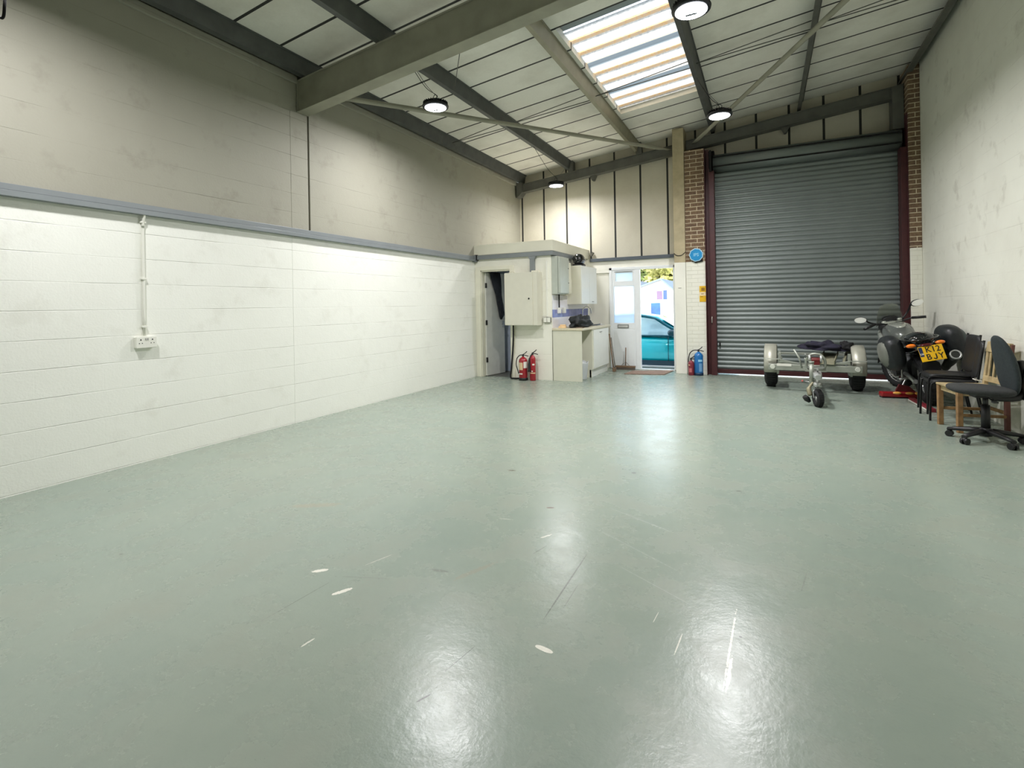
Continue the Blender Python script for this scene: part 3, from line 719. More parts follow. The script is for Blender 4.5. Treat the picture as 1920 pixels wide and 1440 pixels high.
# ------------------------------------------------------------------ kitchen corner
sb = thing('consumer_unit', 'tall grey metal fuse box on the kitchen side wall', 'fuse box', (-3.58, 9.06, 1.615))
m_fuse = plain('grey_metal_box', (186, 192, 182), .35, .3, .04)
MB().box(0, .12, -.24, .27, 0, .715).build('body', m_fuse, sb, bevel=.006)
MB().box(.12, .165, -.23, .26, .015, .70).build('cover', m_fuse, sb, bevel=.012)
for z in (.22, .5): MB().cyl((.165, .22, z), (.172, .22, z), .010, n=8).build('screw', m_dark, sb)
fb = thing('junction_box', 'cream junction box between the fuse box and wall cupboard', 'box', (-3.58, 9.44, 1.62))
MB().box(0, .13, -.08, .10, 0, .62).build('body', m_cream, fb, bevel=.008)
MB().box(.13, .14, -.07, .09, .02, .30).build('cover', m_cream, fb, bevel=.004)
tag(MB().tube([(-3.545, 9.10, 1.615), (-3.545, 9.10, 1.36)], .013, 8).build('black_cable', m_dark), 'short black cable from the fuse box down to the tile sockets', 'cable')

cu = thing('wall_cupboard', 'white kitchen wall cupboard above the sink', 'cupboard', (-3.58, 9.62, 1.42))
m_kit = plain('white_laminate', (228, 230, 224), .3, var=.02)
MB().box(0, .30, 0, 1.0, 0, .775).build('carcass', m_cream, cu, bevel=.003)
MB().box(.30, .318, .0, .50, .005, .77).build('door', m_kit, cu, bevel=.002); dd = MB().box(.30, .318, .503, 1.0, .005, .77).build('door', m_kit, cu, bevel=.002)
hm = plain('dark_chrome', (120, 120, 118), .3, .8)
MB().tube([(.318, .66, .05), (.335, .665, .05), (.335, .745, .05), (.318, .75, .05)], .005, 6).build('handle', hm, dd)
# helmet
hel = thing('motorcycle_helmet', 'glossy black helmet resting on the wall cupboard', 'helmet', (-3.40, 9.86, 2.196))
m_gblk = plain('gloss_black', (16, 20, 22), .12, 0, .2, coat=.8)
g = MB(); g.loft([(-.15, 0, .12, .03, .04), (-.12, 0, .13, .085, .09), (-.05, 0, .14, .12, .125), (.03, 0, .14, .125, .13), (.09, 0, .125, .115, .115), (.13, 0, .10, .09, .09), (.155, 0, .075, .05, .06)], 20, 'y', 2.1)
g.build('shell', m_gblk, hel, sub=1)
g = MB(); g.loft([(.10, 0, .16, .10, .02), (.20, 0, .14, .09, .012), (.28, 0, .09, .06, .008)], 14, 'y', 2.2); g.build('peak', m_gblk, hel, sub=1)
g = MB(); g.loft([(-.14, 0, .02, .09, .02), (0, 0, .022, .12, .022), (.14, 0, .03, .10, .03), (.24, 0, .035, .07, .025), (.30, 0, .03, .05, .02)], 16, 'y', 2.2); g.build('chin_guard', m_blk, hel)

# tiles
def tile_mat():
    m, nt, b = newmat('tiles'); v, s = swz(nt, 1, 2)
    z = s.outputs[2]
    band = mth(nt, 'MULTIPLY', mth(nt, 'GREATER_THAN', z, 1.175), mth(nt, 'LESS_THAN', z, 1.325))
    n1 = noise(nt, pos(nt), 7, 3)
    c = mixc(nt, band, lin((232, 230, 234)), ramp(nt, n1, [(.3, lin((84, 98, 160))), (.7, lin((128, 134, 196)))]))
    fy = mth(nt, 'FRACT', mth(nt, 'DIVIDE', s.outputs[1], .155)); fz = mth(nt, 'FRACT', mth(nt, 'DIVIDE', mth(nt, 'SUBTRACT', z, 1.175), .15))
    gr = mth(nt, 'MAXIMUM', mth(nt, 'LESS_THAN', fy, .03), mth(nt, 'LESS_THAN', fz, .03))
    nt.links.new(mixc(nt, mth(nt, 'MULTIPLY', gr, .5), c, lin((200, 200, 205))), b.inputs['Base Color']); b.inputs['Roughness'].default_value = .15
    return m
struct(MB().box(-3.579, -3.572, 8.83, 10.94, .97, 1.60).build('wall_tiles', tile_mat()), 'white splashback tiles with a band of blue ones')
for k, (yy, lab) in enumerate(((9.10, 'white switch on the blue tiles, under the black cable'), (9.36, 'white socket on the blue tiles, right of the switch'))):
    q = thing('tile_socket', lab, 'socket', (-3.572, yy, 1.31)); MB().box(0, .045, -.055, .055, -.06, .05).build('back_box', m_pvc, q, bevel=.004)
    MB().box(.045, .05, -.05, .05, -.055, .045).build('faceplate', m_pvc, q)
# worktop run
m_wt = plain('worktop_stone', (206, 198, 172), .4, var=.06, scale=60)
tag(MB().box(-3.57, -2.975, 8.775, 10.66, .935, .978).build('worktop', m_wt, bevel=.006), 'pale worktop running from the end panel to the far wall', 'worktop')
tag(MB().box(-3.565, -3.0, 8.79, 8.81, 0, .934).build('end_panel', plain('cream_panel_board', (212, 211, 194), .45, var=.02), bevel=.002), 'large plain cream end panel under the worktop', 'panel')
bc = thing('base_cabinet', 'white kitchen base cabinet with one visible door under the worktop', 'cabinet', (-3.56, 9.40, 0))
MB().box(.0, .56, .0, 1.10, .15, .934).build('carcass', m_cream, bc); 
dr = MB().box(.56, .58, .06, 1.07, .165, .915).build('door', m_kit, bc, bevel=.003)
MB().tube([(.58, .45, .86), (.595, .455, .86), (.595, .56, .86), (.58, .565, .86)], .005, 6).build('handle', hm, dr)
MB().box(.50, .535, -.0, 1.10, 0, .15).build('plinth', m_kit, bc, bevel=.002); MB().box(0, .54, 0, .018, 0, .15).build('side_panel', m_cream, bc)
MB().box(.0, .02, -.01, -.0, .0, .93).build('back_panel', m_cream, bc)
tag(MB().box(-3.565, -3.50, 8.83, 9.39, .02, .93).build('back_board', plain('grey_board', (176, 174, 164), .5)), 'grey backing board in the open bay under the worktop', 'board')  # one even grey over the whole board
# bin
bn = thing('waste_bin', 'small pale grey waste bin in the open bay under the worktop', 'bin', (-3.13, 9.11, 0))
g = MB(); n = 28
rings = []
for r_, z_ in ((.10, 0), (.105, .02), (.135, .30), (.14, .335), (.125, .33), (.095, .03)):
    rings.append([g.bm.verts.new((math.cos(2*PI*i/n)*r_, math.sin(2*PI*i/n)*r_, z_+(.018*math.sin(5*2*PI*i/n) if z_ > .31 else 0))) for i in range(n)])
g.skin(rings); g.build('tub', plain('bin_grey', (196, 200, 202), .5), bn)
# tap
tp = thing('kitchen_tap', 'tall chrome swan neck tap at the sink', 'tap', (-3.40, 10.05, .984)); ch = plain('bright_chrome', (222, 222, 220), .12, 1)
MB().lathe([(.03, 0), (.03, .02), (.018, .03), (.016, .10)], n=16).build('base', ch, tp)
MB().tube([(0, 0, .08), (0, 0, .26), (.01, .02, .34), (.07, .06, .385), (.14, .08, .35), (.16, .085, .28), (.16, .085, .24)], .011, 10, 6).build('spout', ch, tp)
MB().tube([(0, 0, .06), (0, .06, .075)], .007, 8).build('lever', ch, tp)
g = MB(); g.box(-3.50, -3.06, 9.95, 10.50, .979, .984); g.build('steel_sink_rim', plain('steel', (176, 178, 178), .3, .9), bevel=.002)
tag(bpy.data.objects['steel_sink_rim'], 'stainless steel sink rim set in the worktop behind the bag', 'sink')
# bag on worktop
def lump(name, c, size, mat, seed, amp=.25, fl=.0, nseg=34, mseg=22, top=None):
    g = MB(); rings = []
    for j in range(mseg+1):
        a = -PI/2+PI*j/mseg; ring = []
        for i in range(nseg):
            t = 2*PI*i/nseg; v = Vector((math.cos(a)*math.cos(t), math.cos(a)*math.sin(t), math.sin(a)))
            d = 1+amp*mnoise.noise(v*2.1+Vector((seed, 0, 0)))*1.6+amp*.5*mnoise.noise(v*5.3+Vector((0, seed, 0)))
            x, y, z = v.x*size[0]*d, v.y*size[1]*d, v.z*size[2]*d
            if z < fl: z = fl+(z-fl)*.05
            ring.append(g.bm.verts.new((c[0]+x, c[1]+y, c[2]+z)))
        rings.append(ring)
    g.skin(rings); return g
bg = lump('bag', (0, 0, .055), (.19, .36, .15), None, 3.3, .38, -.05).build('shoulder_bag', plain('black_nylon', (22, 28, 30), .6, var=.4, scale=20, bmp=.6, bscale=90))
bg.location = (-3.22, 9.30, .982); tag(bg, 'crumpled black fabric bag slumped on the worktop', 'bag')
stp = MB().tube([(0, 0, .02), (.08, .15, .012), (.06, .42, .010), (.10, .62, .010), (.09, .86, .010)], .012, 6, 6).build('strap', m_blk, bg); stp.location = (0, .22, -.0)
MB().box(.07, .12, 1.06, 1.12, .0, .03).build('buckle', m_lab, bg)
g = MB(); g.box(-.07, .07, -.1, .1, 0, .035); g.box(-.05, .06, -.02, .12, .035, .06)
sp = g.build('sponge_pack', plain('yellow_sponge', (226, 196, 150), .8, var=.15), bevel=.008); sp.location = (-3.42, 8.93, .979); sp.rotation_euler = (0, 0, .3)
tag(sp, 'small pile of yellow cleaning cloths at the worktop end', 'cloth')
g = MB(); g.box(-.08, .08, -.03, .03, 0, .01); g.tube([(-.05, -.03, .012), (.05, .02, .012)], .006, 6)
kn = g.build('small_tray', plain('dull_brown', (110, 96, 82), .6)); kn.location = (-3.07, 8.88, .979); tag(kn, 'small flat dark tray in front of the black bag', 'tray')

# brooms & mat
m_wood = plain('broom_wood', (120, 96, 74), .7, var=.2, scale=20)
b1 = thing('broom', 'broom with wooden pole leaning in the corner by the base cabinet', 'broom', (-2.88, 10.52, 0))
MB().tube([(.0, -.06, .05), (-.10, .02, .78)], .014, 8).build('pole', m_wood, b1)
MB().tube([(.035, -.05, .05), (-.07, .05, .70)], .012, 8).build('second_pole', plain('grey_pole', (130, 126, 118), .6), b1)
MB().obox((.015, -.05, .04), (.07, .20, .08), Matrix.Rotation(.2, 3, 'Z')).build('head', m_wood, b1, bevel=.008)
b2 = thing('broom', 'wide flat broom standing against the closed door leaf', 'broom', (-2.71, 10.80, 0))
MB().tube([(0, -.0, .07), (.0, .05, .47)], .011, 8).build('pole', m_wood, b2)
g = MB(); g.box(-.21, .21, -.04, .03, .045, .085); g.build('head', m_wood, b2, bevel=.006)
g = MB(); g.prism([(-.205, 0), (.205, 0), (.20, .045), (-.20, .045)], -.035, .025); g.build('bristles', plain('bristle_grey', (96, 88, 80), .9, bmp=1, bscale=300), b2)
g = MB(); g.tube([(-.09, -.01, .085), (0, 0, .17)], .004, 6); g.tube([(.09, -.01, .085), (0, 0, .17)], .004, 6); g.build('stay', hm, b2)
mt = MB().prism([(-2.56, 10.06), (-1.80, 10.22), (-1.73, 10.88), (-2.50, 10.60)], .001, .016, 'z').build('door_mat', plain('brown_mat', (134, 112, 98), .95, var=.2, scale=30, bmp=.8, bscale=300), bevel=.004)
tag(mt, 'flat brown doormat inside the open entrance', 'mat')

# ------------------------------------------------------------------ high bay lamps
m_lens = emit('lamp_lens', (248, 250, 255), 14)
m_house = plain('lamp_housing', (34, 36, 40), .4, .4)
LAMP_W = 92
def lamp(label, loc, hang, cord, watt=90):
    t = thing('high_bay_light', label, 'ceiling light', loc, 0, 'round LED high bay lights')
    g = MB(); g.lathe([(.13, .01), (.172, .012), (.176, .03), (.15, .05), (.10, .062), (.10, .10), (.06, .112)], n=40)
    for i in range(28):
        a = 2*PI*i/28; g.obox((.135*math.cos(a), .135*math.sin(a), .062), (.06, .006, .035), Matrix.Rotation(a, 3, 'Z'))
    g.build('housing', m_house, t)
    g = MB(); n = 48
    ro, ri = .142, .028
    A = [g.bm.verts.new((ro*math.cos(2*PI*i/n), ro*math.sin(2*PI*i/n), .004)) for i in range(n)]; B = [g.bm.verts.new((ri*math.cos(2*PI*i/n), ri*math.sin(2*PI*i/n), .004)) for i in range(n)]
    for i in range(n): g.face([A[i], B[i], B[(i+1) % n], A[(i+1) % n]])
    g.build('lens', m_lens, t)
    al = bpy.data.lights.new('led_light', 'AREA'); al.shape = 'DISK'; al.size = .27; al.energy = watt; al.color = (1., .98, .995); al.spread = R(172)
    lo = bpy.data.objects.new('led_light', al); COL.objects.link(lo); lo.parent = t; lo.location = (0, 0, .0)
    MB().obox((0, 0, -.016), (.10, .034, .022)).build('sensor_bar', plain('sensor_dark', (110, 116, 128), .5), t)
    g = MB(); g.torus((0, 0, .145), (0, 1, 0), .034, .004, 20, 6); g.build('hanging_ring', m_house, t)
    h = Vector(hang)-Vector(loc)
    MB().tube([(0, 0, .178), h*.5+Vector((0, 0, .06)), h], .0035, 6, 4).build('chain', plain('chain_grey', (92, 94, 92), .5, .5), t)
    c = Vector(cord)-Vector(loc)
    MB().tube([(0, 0, .11), (-.02, .05, .20), c*.4+Vector((0, 0, .05)), c], .004, 6, 5).build('power_cord', m_dark, t)
    return t
lamp('lamp hanging in front of the left bracing tube', (-3.91, 5.62, 4.07), (-3.95, 5.27, 4.445), (-3.93, 5.1, 4.46), 70)
lamp('brightest and largest lamp, right of the rooflight at the top of the view', (-.574, 4.955, 4.1), (-.88, 5.05, 4.80), (-.88, 5.2, 4.80), 112)
lamp('lamp beside the rooflight corner, in front of the shutter bracing', (-.556, 7.94, 4.1), (-.88, 8.10, 4.80), (-.87, 8.2, 4.80), 96)
lamp('smallest lamp, farthest back by the gable wall over the toilet room', (-3.93, 10.03, 3.93), (-3.86, 10.5, 4.46), (-3.92, 8.85, 4.46), 44)
lamp('lamp just outside the top left corner with its cord hanging into view', (-3.9, 1.45, 4.0), (-3.9, 1.6, 4.47), (-3.9, 1.2, 4.47), 80)
tag(MB().tube([(-4.10, 1.50, 3.98), (-4.06, 1.40, 3.6), (-4.03, 1.36, 3.30), (-4.06, 1.36, 3.19), (-4.10, 1.35, 3.22), (-4.10, 1.35, 3.4), (-4.05, 1.40, 4.0), (-3.98, 1.45, 4.06)], .008, 8, 6).build('cord_loop', m_dark), 'black cord looping down at the top left corner', 'cord')

# ------------------------------------------------------------------ trailer
m_galv = plain('galvanised_steel', (168, 172, 162), .42, .55, .12, 9)
m_galv2 = plain('mudguard_steel', (176, 176, 162), .4, .3, .08, 5)
m_tyre = plain('tyre_rubber', (26, 27, 28), .8, var=.15, bmp=.5, bscale=80)
m_rim = plain('rim_silver', (190, 192, 190), .3, .6)
tl = thing('motorcycle_trailer', 'small galvanised motorcycle trailer parked before the shutter', 'trailer', (.66, 9.45, 0), R(-2))
def wheel(name, parent, c, axis, Rw, r, rim=True, sp=5):
    g = MB(); a = Vector(axis).normalized()
    g.torus(c, a, Rw-r, r, 34, 12, squash=1.15)
    for i in range(34):
        th = 2*PI*i/34
        u = a.orthogonal().normalized(); w = a.cross(u); e = u*math.cos(th)+w*math.sin(th)
        tt = a.cross(e)
        M3 = Matrix((e, tt, a)).transposed()
        g.obox(Vector(c)+e*(Rw-.001), (.010, Rw*.09, r*1.5), M3)
    o = g.build(name, m_tyre, parent)
    g = MB(); ri = Rw-r*1.7
    g.torus(c, a, ri, r*.28, 28, 8, squash=2.6)
    u = a.orthogonal().normalized(); w = a.cross(u)
    for i in range(sp):
        e = u*math.cos(2*PI*i/sp)+w*math.sin(2*PI*i/sp)
        g.tube([Vector(c)+e*.03, Vector(c)+e*ri], r*.22, 6)
    g.cyl(Vector(c)-a*r*.8, Vector(c)+a*r*.8, r*.6, n=16)
    g.build('rim', m_rim, o)
    return o
for sx in (-1, 1):
    wheel('wheel', tl, (sx*.595, .02, .25), (1, 0, 0), .25, .085)
    g = MB(); o_ = []; cz, rr = .33, .375
    pr = [(-.36, .27)]+[(-rr*math.cos(a)*1.0, cz+rr*math.sin(a)) for a in [PI*k/16 for k in range(1, 16)]]+[(.36, .27)]
    A = [g.bm.verts.new((sx*.595-.085, p[0], p[1])) for p in pr]; B = [g.bm.verts.new((sx*.595+.085, p[0], p[1])) for p in pr]
    for i in range(len(pr)-1): g.face([A[i], A[i+1], B[i+1], B[i]], True)
    for s_, V in ((-1, A), (1, B)):
        L = [g.bm.verts.new((sx*.595+s_*.095, p[0]*.93, cz+(p[1]-cz)*.90)) for p in pr]
        for i in range(len(pr)-1): g.face([V[i], L[i], L[i+1], V[i+1]], True)
    mg = g.build('mudguard', m_galv2, tl)
    sd = mg.modifiers.new('sol', 'SOLIDIFY'); sd.thickness = .004
    MB().lathe([(.036, 0), (.038, .006), (.03, .012)], (sx*.56, -.475, .375), (0, -1, 0), 20).build('reflector', plain('reflector_white', (206, 208, 196), .35), tl)
    g = MB(); g.box(sx*.46-.02, sx*.46+.02, -.44, -.40, .42, .60); g.box(sx*.46-.03, sx*.46+.03, -.3, .35, .42, .46)
    g.box(min(sx*.46, sx*.68), max(sx*.46, sx*.68), -.475, -.40, .49, .50)
    g.prism([(sx*.47, .44), (sx*.47, .50), (sx*.40, .485), (sx*.20, .445)], -.45, -.42, 'y')
    g.build('side_bracket', m_galv, tl, bevel=.003)
    g = MB(); g.cyl((sx*.48, .02, .25), (sx*.56, .02, .25), .035); g.box(sx*.49-.015, sx*.49+.015, -.35, .06, .25, .42); g.build('suspension_arm', m_galv, tl)
MB().box(-.62, .62, -.47, -.41, .325, .42).build('front_crossbar', m_galv, tl, bevel=.006)
g = MB(); g.box(-.47, .47, .32, .36, .50, .54); g.box(-.47, .47, .36, .40, .32, .36); g.box(-.49, -.45, .30, .36, .36, .56); g.box(.45, .49, .30, .36, .36, .56); g.build('rear_frame', m_galv, tl, bevel=.004)
MB().box(-.50, -.30, -.475, -.47, .39, .43).build('maker_label', m_lab, tl)
g = MB(); g.box(-.035, .035, -1.55, -.40, .34, .41); g.box(-.03, .03, -.41, .38, .36, .42); g.build('drawbar', m_galv, tl, bevel=.004)
g = MB()
g.prism([(-.42, .36), (-.36, .36), (-.0, .40), (-.0, .42)], -.44, -.42, 'y')
g.build('frame_gusset', m_galv, tl)
# wheel channel / ramp lying on the frame, right of the middle
g = MB(); rm = Matrix.Rotation(R(11), 3, 'X') @ Matrix.Rotation(R(-9), 3, 'Z')
g.obox((.21, -.22, .505), (.20, .60, .012), rm); g.obox((.12, -.24, .53), (.012, .60, .05), rm); g.obox((.31, -.22, .53), (.012, .60, .05), rm)
g.obox((.44, -.10, .53), (.03, .65, .03), rm)
g.build('wheel_channel', plain('olive_galvanised', (158, 156, 132), .5, .3, .15, 12), tl, bevel=.002)
# wheel hoop, winch and coupling in front
g = MB()
g.tube([(-.095, -1.10, .40), (-.115, -1.11, .49), (-.11, -1.13, .57), (-.065, -1.14, .635), (0, -1.145, .655), (.065, -1.14, .635), (.11, -1.13, .57), (.115, -1.11, .49), (.095, -1.10, .40)], .018, 10, 4)
g.box(-.13, .13, -1.14, -1.08, .40, .425)
g.build('wheel_hoop', m_galv, tl)
g = MB(); g.box(-.06, .05, -1.18, -1.06, .50, .60); g.cyl((-.07, -1.16, .57), (.07, -1.16, .57), .03, n=14); g.build('winch', plain('winch_red', (104, 24, 24), .5, var=.2), tl, bevel=.006)
g = MB(); g.cyl((-.09, -1.14, .585), (-.06, -1.14, .585), .055, n=18); g.cyl((.05, -1.14, .585), (.08, -1.14, .585), .055, n=18); g.tube([(-.09, -1.14, .60), (-.13, -1.17, .64), (-.13, -1.22, .655)], .010, 8); g.box(-.1, .1, -1.16, -1.12, .455, .475)
g.build('winch_drum', m_rim, tl)
MB().tube([(-.27, -1.0, .70), (-.20, -1.02, .58), (-.17, -1.04, .43)], .013, 8).build('strap_bar', m_galv, tl)
g = MB(); g.box(-.05, .05, -1.60, -1.36, .37, .44); g.loft([(-1.76, 0, .40, .035, .035), (-1.70, 0, .41, .05, .045), (-1.58, 0, .41, .05, .045)], 14, 'y'); g.tube([(0, -1.56, .44), (0, -1.66, .50), (0, -1.72, .50)], .012, 8)
g.build('coupling_head', m_rim, tl, bevel=.004)
g = MB(); g.cyl((-.065, -1.50, .30), (-.065, -1.50, .56), .028, n=16); g.box(-.10, -.03, -1.53, -1.47, .285, .31); g.cyl((-.065, -1.5, .56), (-.065, -1.5, .585), .034, n=16); g.tube([(-.065, -1.5, .595), (-.14, -1.5, .60), (-.14, -1.5, .63)], .008, 8)
g.build('jockey_clamp_tube', m_galv, tl)
MB().sphere((-.175, -1.52, .315), .014).build('clamp_knob', plain('pink_red_knob', (190, 96, 92), .5), tl)
g = MB(); g.cyl((-.0, -1.60, .14), (-.0, -1.60, .42), .017, n=12); g.lathe([(.03, 0), (.05, .01), (.05, .05), (.03, .07)], (0, -1.60, .25), (0, 0, 1), 16); g.tube([(-.14, -1.5, .31), (-.065, -1.52, .30)], .006, 6)
g.build('jockey_leg', m_rim, tl)
wo = wheel('jockey_wheel', tl, (0, -1.66, .115), (1, .35, 0), .115, .038, sp=4)
g = MB(); g.tube([(-.045, -1.65, .11), (-.05, -1.63, .20), (0, -1.60, .235), (.05, -1.62, .20), (.045, -1.68, .11)], .007, 8, 4); g.build('jockey_fork', m_rim, tl)
g = MB(); g.tube([(-.05, -1.52, .30), (-.10, -1.55, .22), (-.085, -1.58, .13)], [.018, .03, .022], 10, 5); g.build('hanging_plug', plain('dull_brass', (150, 144, 118), .5, .3), tl)
g = MB(); g.loft([(-.0, 0, 0, .02, .02), (.05, 0, 0, .04, .03), (.10, 0, 0, .03, .03)], 12, 'z'); o = g.build('rubber_plug', m_blk, tl); o.location = (-.095, -1.59, .05); o.rotation_euler = (.3, -.7, 0)
MB().tube([(-.04, -1.47, .33), (-.02, -1.5, .22), (-.07, -1.55, .16)], .006, 6, 5).build('breakaway_cable', m_blk, tl)
m_navy = plain('navy_cloth', (30, 28, 46), .85, var=.4, scale=12, bmp=.5, bscale=80)
cl = lump('cloth', (0, 0, 0), (.29, .22, .10), None, 8.1, .35, -.03).build('folded_cloth', m_navy, None)
cl.location = (.82, 9.40, .655); cl.rotation_euler = (0, .05, .1); tag(cl, 'navy blue cloth bundle lying on the motorcycle trailer', 'cloth')
c2 = lump('cloth', (0, 0, 0), (.11, .12, .085), None, 2.1, .3, -.05).build('rolled_strap', plain('black_strap', (20, 20, 22), .8, var=.3, bmp=.5), None)
c2.location = (1.12, 9.42, .665); tag(c2, 'black rolled strap beside the navy cloth on the trailer', 'strap')

# ------------------------------------------------------------------ motorcycle
m_sil = plain('graphite_paint', (112, 116, 112), .25, .5, .05, coat=.6)
m_sil2 = plain('light_silver_paint', (176, 180, 170), .25, .5, .05, coat=.6)
m_seat = plain('black_vinyl', (20, 22, 24), .35, var=.2)
m_pan = plain('pannier_black', (26, 30, 32), .45, var=.2, scale=20)
m_pan2 = plain('pannier_grey_green', (58, 70, 68), .35, var=.1)
mc = thing('motorcycle', 'black and silver touring motorcycle with yellow number plate, leaning on its stand', 'motorcycle', (1.955, 8.50, 0.004), rot=(0, R(-11), R(0)))
wheel('rear_wheel', mc, (0, 0, .315), (1, 0, 0), .315, .075, sp=6)
sa = math.radians(24); ax = (math.cos(sa), math.sin(sa), 0)
fw = wheel('front_wheel', mc, (-.03, 1.50, .305), ax, .305, .055, sp=6)
g = MB(); 
for s_ in (-1, 1):
    for rr_ in (.15,): g.torus(Vector((-.03, 1.50, .305))+Vector(ax)*.05*s_, ax, .13, .012, 24, 6, squash=.3)
g.build('brake_disc', m_rim, fw)
MB().tube([(-.03-.07, 1.47, .305), (-.03-.10, 1.40, .60), (-.09, 1.24, 1.02)], .026, 10).build('fork_leg', m_rim, mc); MB().tube([(.04, 1.53, .305), (.04, 1.44, .60), (.10, 1.28, 1.02)], .026, 10).build('fork_leg', m_rim, mc)
g = MB(); n = 16; A = []
for i in range(9):
    a = R(20+i*17); rr_ = .345
    p = Vector((-.03, 1.50, .305))+Vector((-math.sin(sa), math.cos(sa), 0))*(-math.cos(a)*rr_)*-1+Vector((0, 0, math.sin(a)*rr_))
    A.append([g.bm.verts.new(p+Vector(ax)*.075*t+Vector((0, 0, -.03*abs(t)**2))) for t in (-1, -.5, 0, .5, 1)])
for i in range(8):
    for k in range(4): g.face([A[i][k], A[i+1][k], A[i+1][k+1], A[i][k+1]], True)
o = g.build('front_mudguard', m_blk, mc); o.modifiers.new('s', 'SOLIDIFY').thickness = .006
g = MB(); g.loft([(.38, 0, .45, .10, .12), (.46, 0, .46, .17, .19), (.80, 0, .48, .18, .20), (1.02, 0, .50, .13, .16), (1.08, 0, .52, .08, .08)], 16, 'y', 3); g.cyl((-.21, .62, .42), (.21, .62, .42), .10, n=20); g.cyl((-.20, .82, .38), (.20, .82, .38), .07, n=20)
g.build('engine', plain('engine_dark', (46, 48, 48), .45, .5, .2, 20), mc, bevel=.006)
g = MB(); g.tube([(.0, 0, .315), (.11, .0, .315), (.12, .45, .38)], .03, 8); g.tube([(-.11, .0, .315), (-.12, .45, .38)], .03, 8); g.tube([(0, 0.1, .62), (0, .42, .5)], .03, 8); g.build('swingarm', m_rim, mc)
g = MB(); g.loft([(.46, 0, .86, .07, .06), (.54, 0, .88, .12, .10), (.70, 0, .91, .165, .14), (.90, 0, .93, .19, .155), (1.06, 0, .93, .19, .14), (1.16, 0, .92, .13, .10), (1.2, 0, .92, .08, .05)], 20, 'y', 2.3)
g.build('fuel_tank', m_sil, mc, sub=1)
g = MB(); g.loft([(.60, 0, .995, .04, .035), (.75, 0, 1.03, .10, .03), (.95, 0, 1.055, .12, .03), (1.05, 0, 1.04, .08, .03)], 16, 'y', 2.3); g.build('tank_top', m_sil2, mc, sub=1)
for s_ in (-1, 1):
    g = MB(); g.loft([(.82, s_*.19, .72, .035, .08), (1.0, s_*.20, .72, .05, .20), (1.2, s_*.19, .76, .05, .22), (1.38, s_*.13, .84, .045, .14), (1.46, s_*.09, .88, .03, .07)], 16, 'y', 2.4)
    g.build('side_fairing', m_sil if s_ > 0 else m_sil2, mc, sub=1)
g = MB(); g.loft([(1.14, 0, .99, .12, .08), (1.26, 0, .99, .18, .13), (1.42, 0, .96, .17, .14), (1.52, 0, .93, .11, .10), (1.56, 0, .92, .06, .05)], 18, 'y', 2.4); g.build('front_cowl', m_blk, mc, sub=1)
# windscreen
g = MB(); A = []
for i in range(7):
    t = i/6; row = []
    for k in range(9):
        a = (k-4)/4; row.append(g.bm.verts.new((a*(.185-.035*t*t-.03*t), 1.42-.22*t-.05*abs(a)**2, 1.06+.30*t-.04*abs(a)**2.5)))
    A.append(row)
for i in range(6):
    for k in range(8): g.face([A[i][k], A[i+1][k], A[i+1][k+1], A[i][k+1]], True)
wsn = g.build('windscreen', glass('tinted_screen', (150, 156, 142), .03, .42), mc); wsn.modifiers.new('s', 'SOLIDIFY').thickness = .003
g = MB(); g.tube([(-.34, .99, 1.05), (-.26, 1.06, 1.08), (-.10, 1.12, 1.06), (.10, 1.16, 1.06), (.26, 1.14, 1.09), (.36, 1.10, 1.07)], .012, 8, 4); g.build('handlebar', m_blk, mc)
MB().tube([(.25, 1.145, 1.09), (.41, 1.08, 1.075)], .02, 10).build('grip', m_blk, mc); MB().tube([(-.24, 1.07, 1.08), (-.40, .97, 1.04)], .02, 10).build('grip', m_blk, mc)
g = MB(); g.box(-.12, .12, 1.10, 1.16, 1.07, 1.085); g.sphere((-.11, 1.11, 1.09), .035, sc=(1, 1, .6)); g.sphere((.10, 1.16, 1.10), .035, sc=(1, 1, .6)); g.loft([(1.02, -.05, 1.075, .07, .012), (1.10, -.05, 1.08, .10, .02)], 12, 'y'); g.build('top_yoke', m_sil2, mc, bevel=.006)
g = MB(); g.loft([(1.20, 0, 1.10, .10, .05), (1.27, 0, 1.12, .11, .05)], 14, 'y'); g.build('instruments', m_blk, mc)
def mirror(s_, x, y, z, base):
    st = MB(); st.tube([base, (base[0]+(x-base[0])*.5, base[1]+.02, base[2]+(z-base[2])*.5), (x-s_*.07, y, z)], .013, 8, 3)
    o = st.build('mirror_stalk', m_blk, mc)
    g = MB(); g.loft([(-.035, 0, 0, .045, .03), (-.02, 0, 0, .085, .055), (.02, 0, 0, .08, .05), (.05, 0, 0, .04, .025)], 18, 'y', 2.2)
    m = g.build('mirror', plain('mirror_shell_black', (24, 24, 26), .3), mc, sub=1); m.location = (x, y, z); m.rotation_euler = (0, R(-8)*s_, R(8)*s_)
    g = MB(); g.prism([(.078*math.cos(a), .045*math.sin(a)) for a in [2*PI*k/20 for k in range(20)]], -.041, -.036)
    g.build('mirror_glass', plain('mirror_glass', (246, 247, 242), .22, .35), m)  # near-white colour stands in for the bright surroundings the glass reflects
mirror(-1, -.40, 1.13, 1.18, (-.16, 1.30, 1.05)); mirror(1, .36, 1.18, 1.30, (.16, 1.30, 1.08))
g = MB(); g.loft([(-.30, 0, .84, .07, .03), (-.20, 0, .845, .11, .05), (.05, 0, .84, .135, .055), (.25, 0, .82, .13, .05), (.42, 0, .80, .11, .05), (.56, 0, .82, .07, .03)], 18, 'y', 2.6); g.build('seat', m_seat, mc, sub=1)
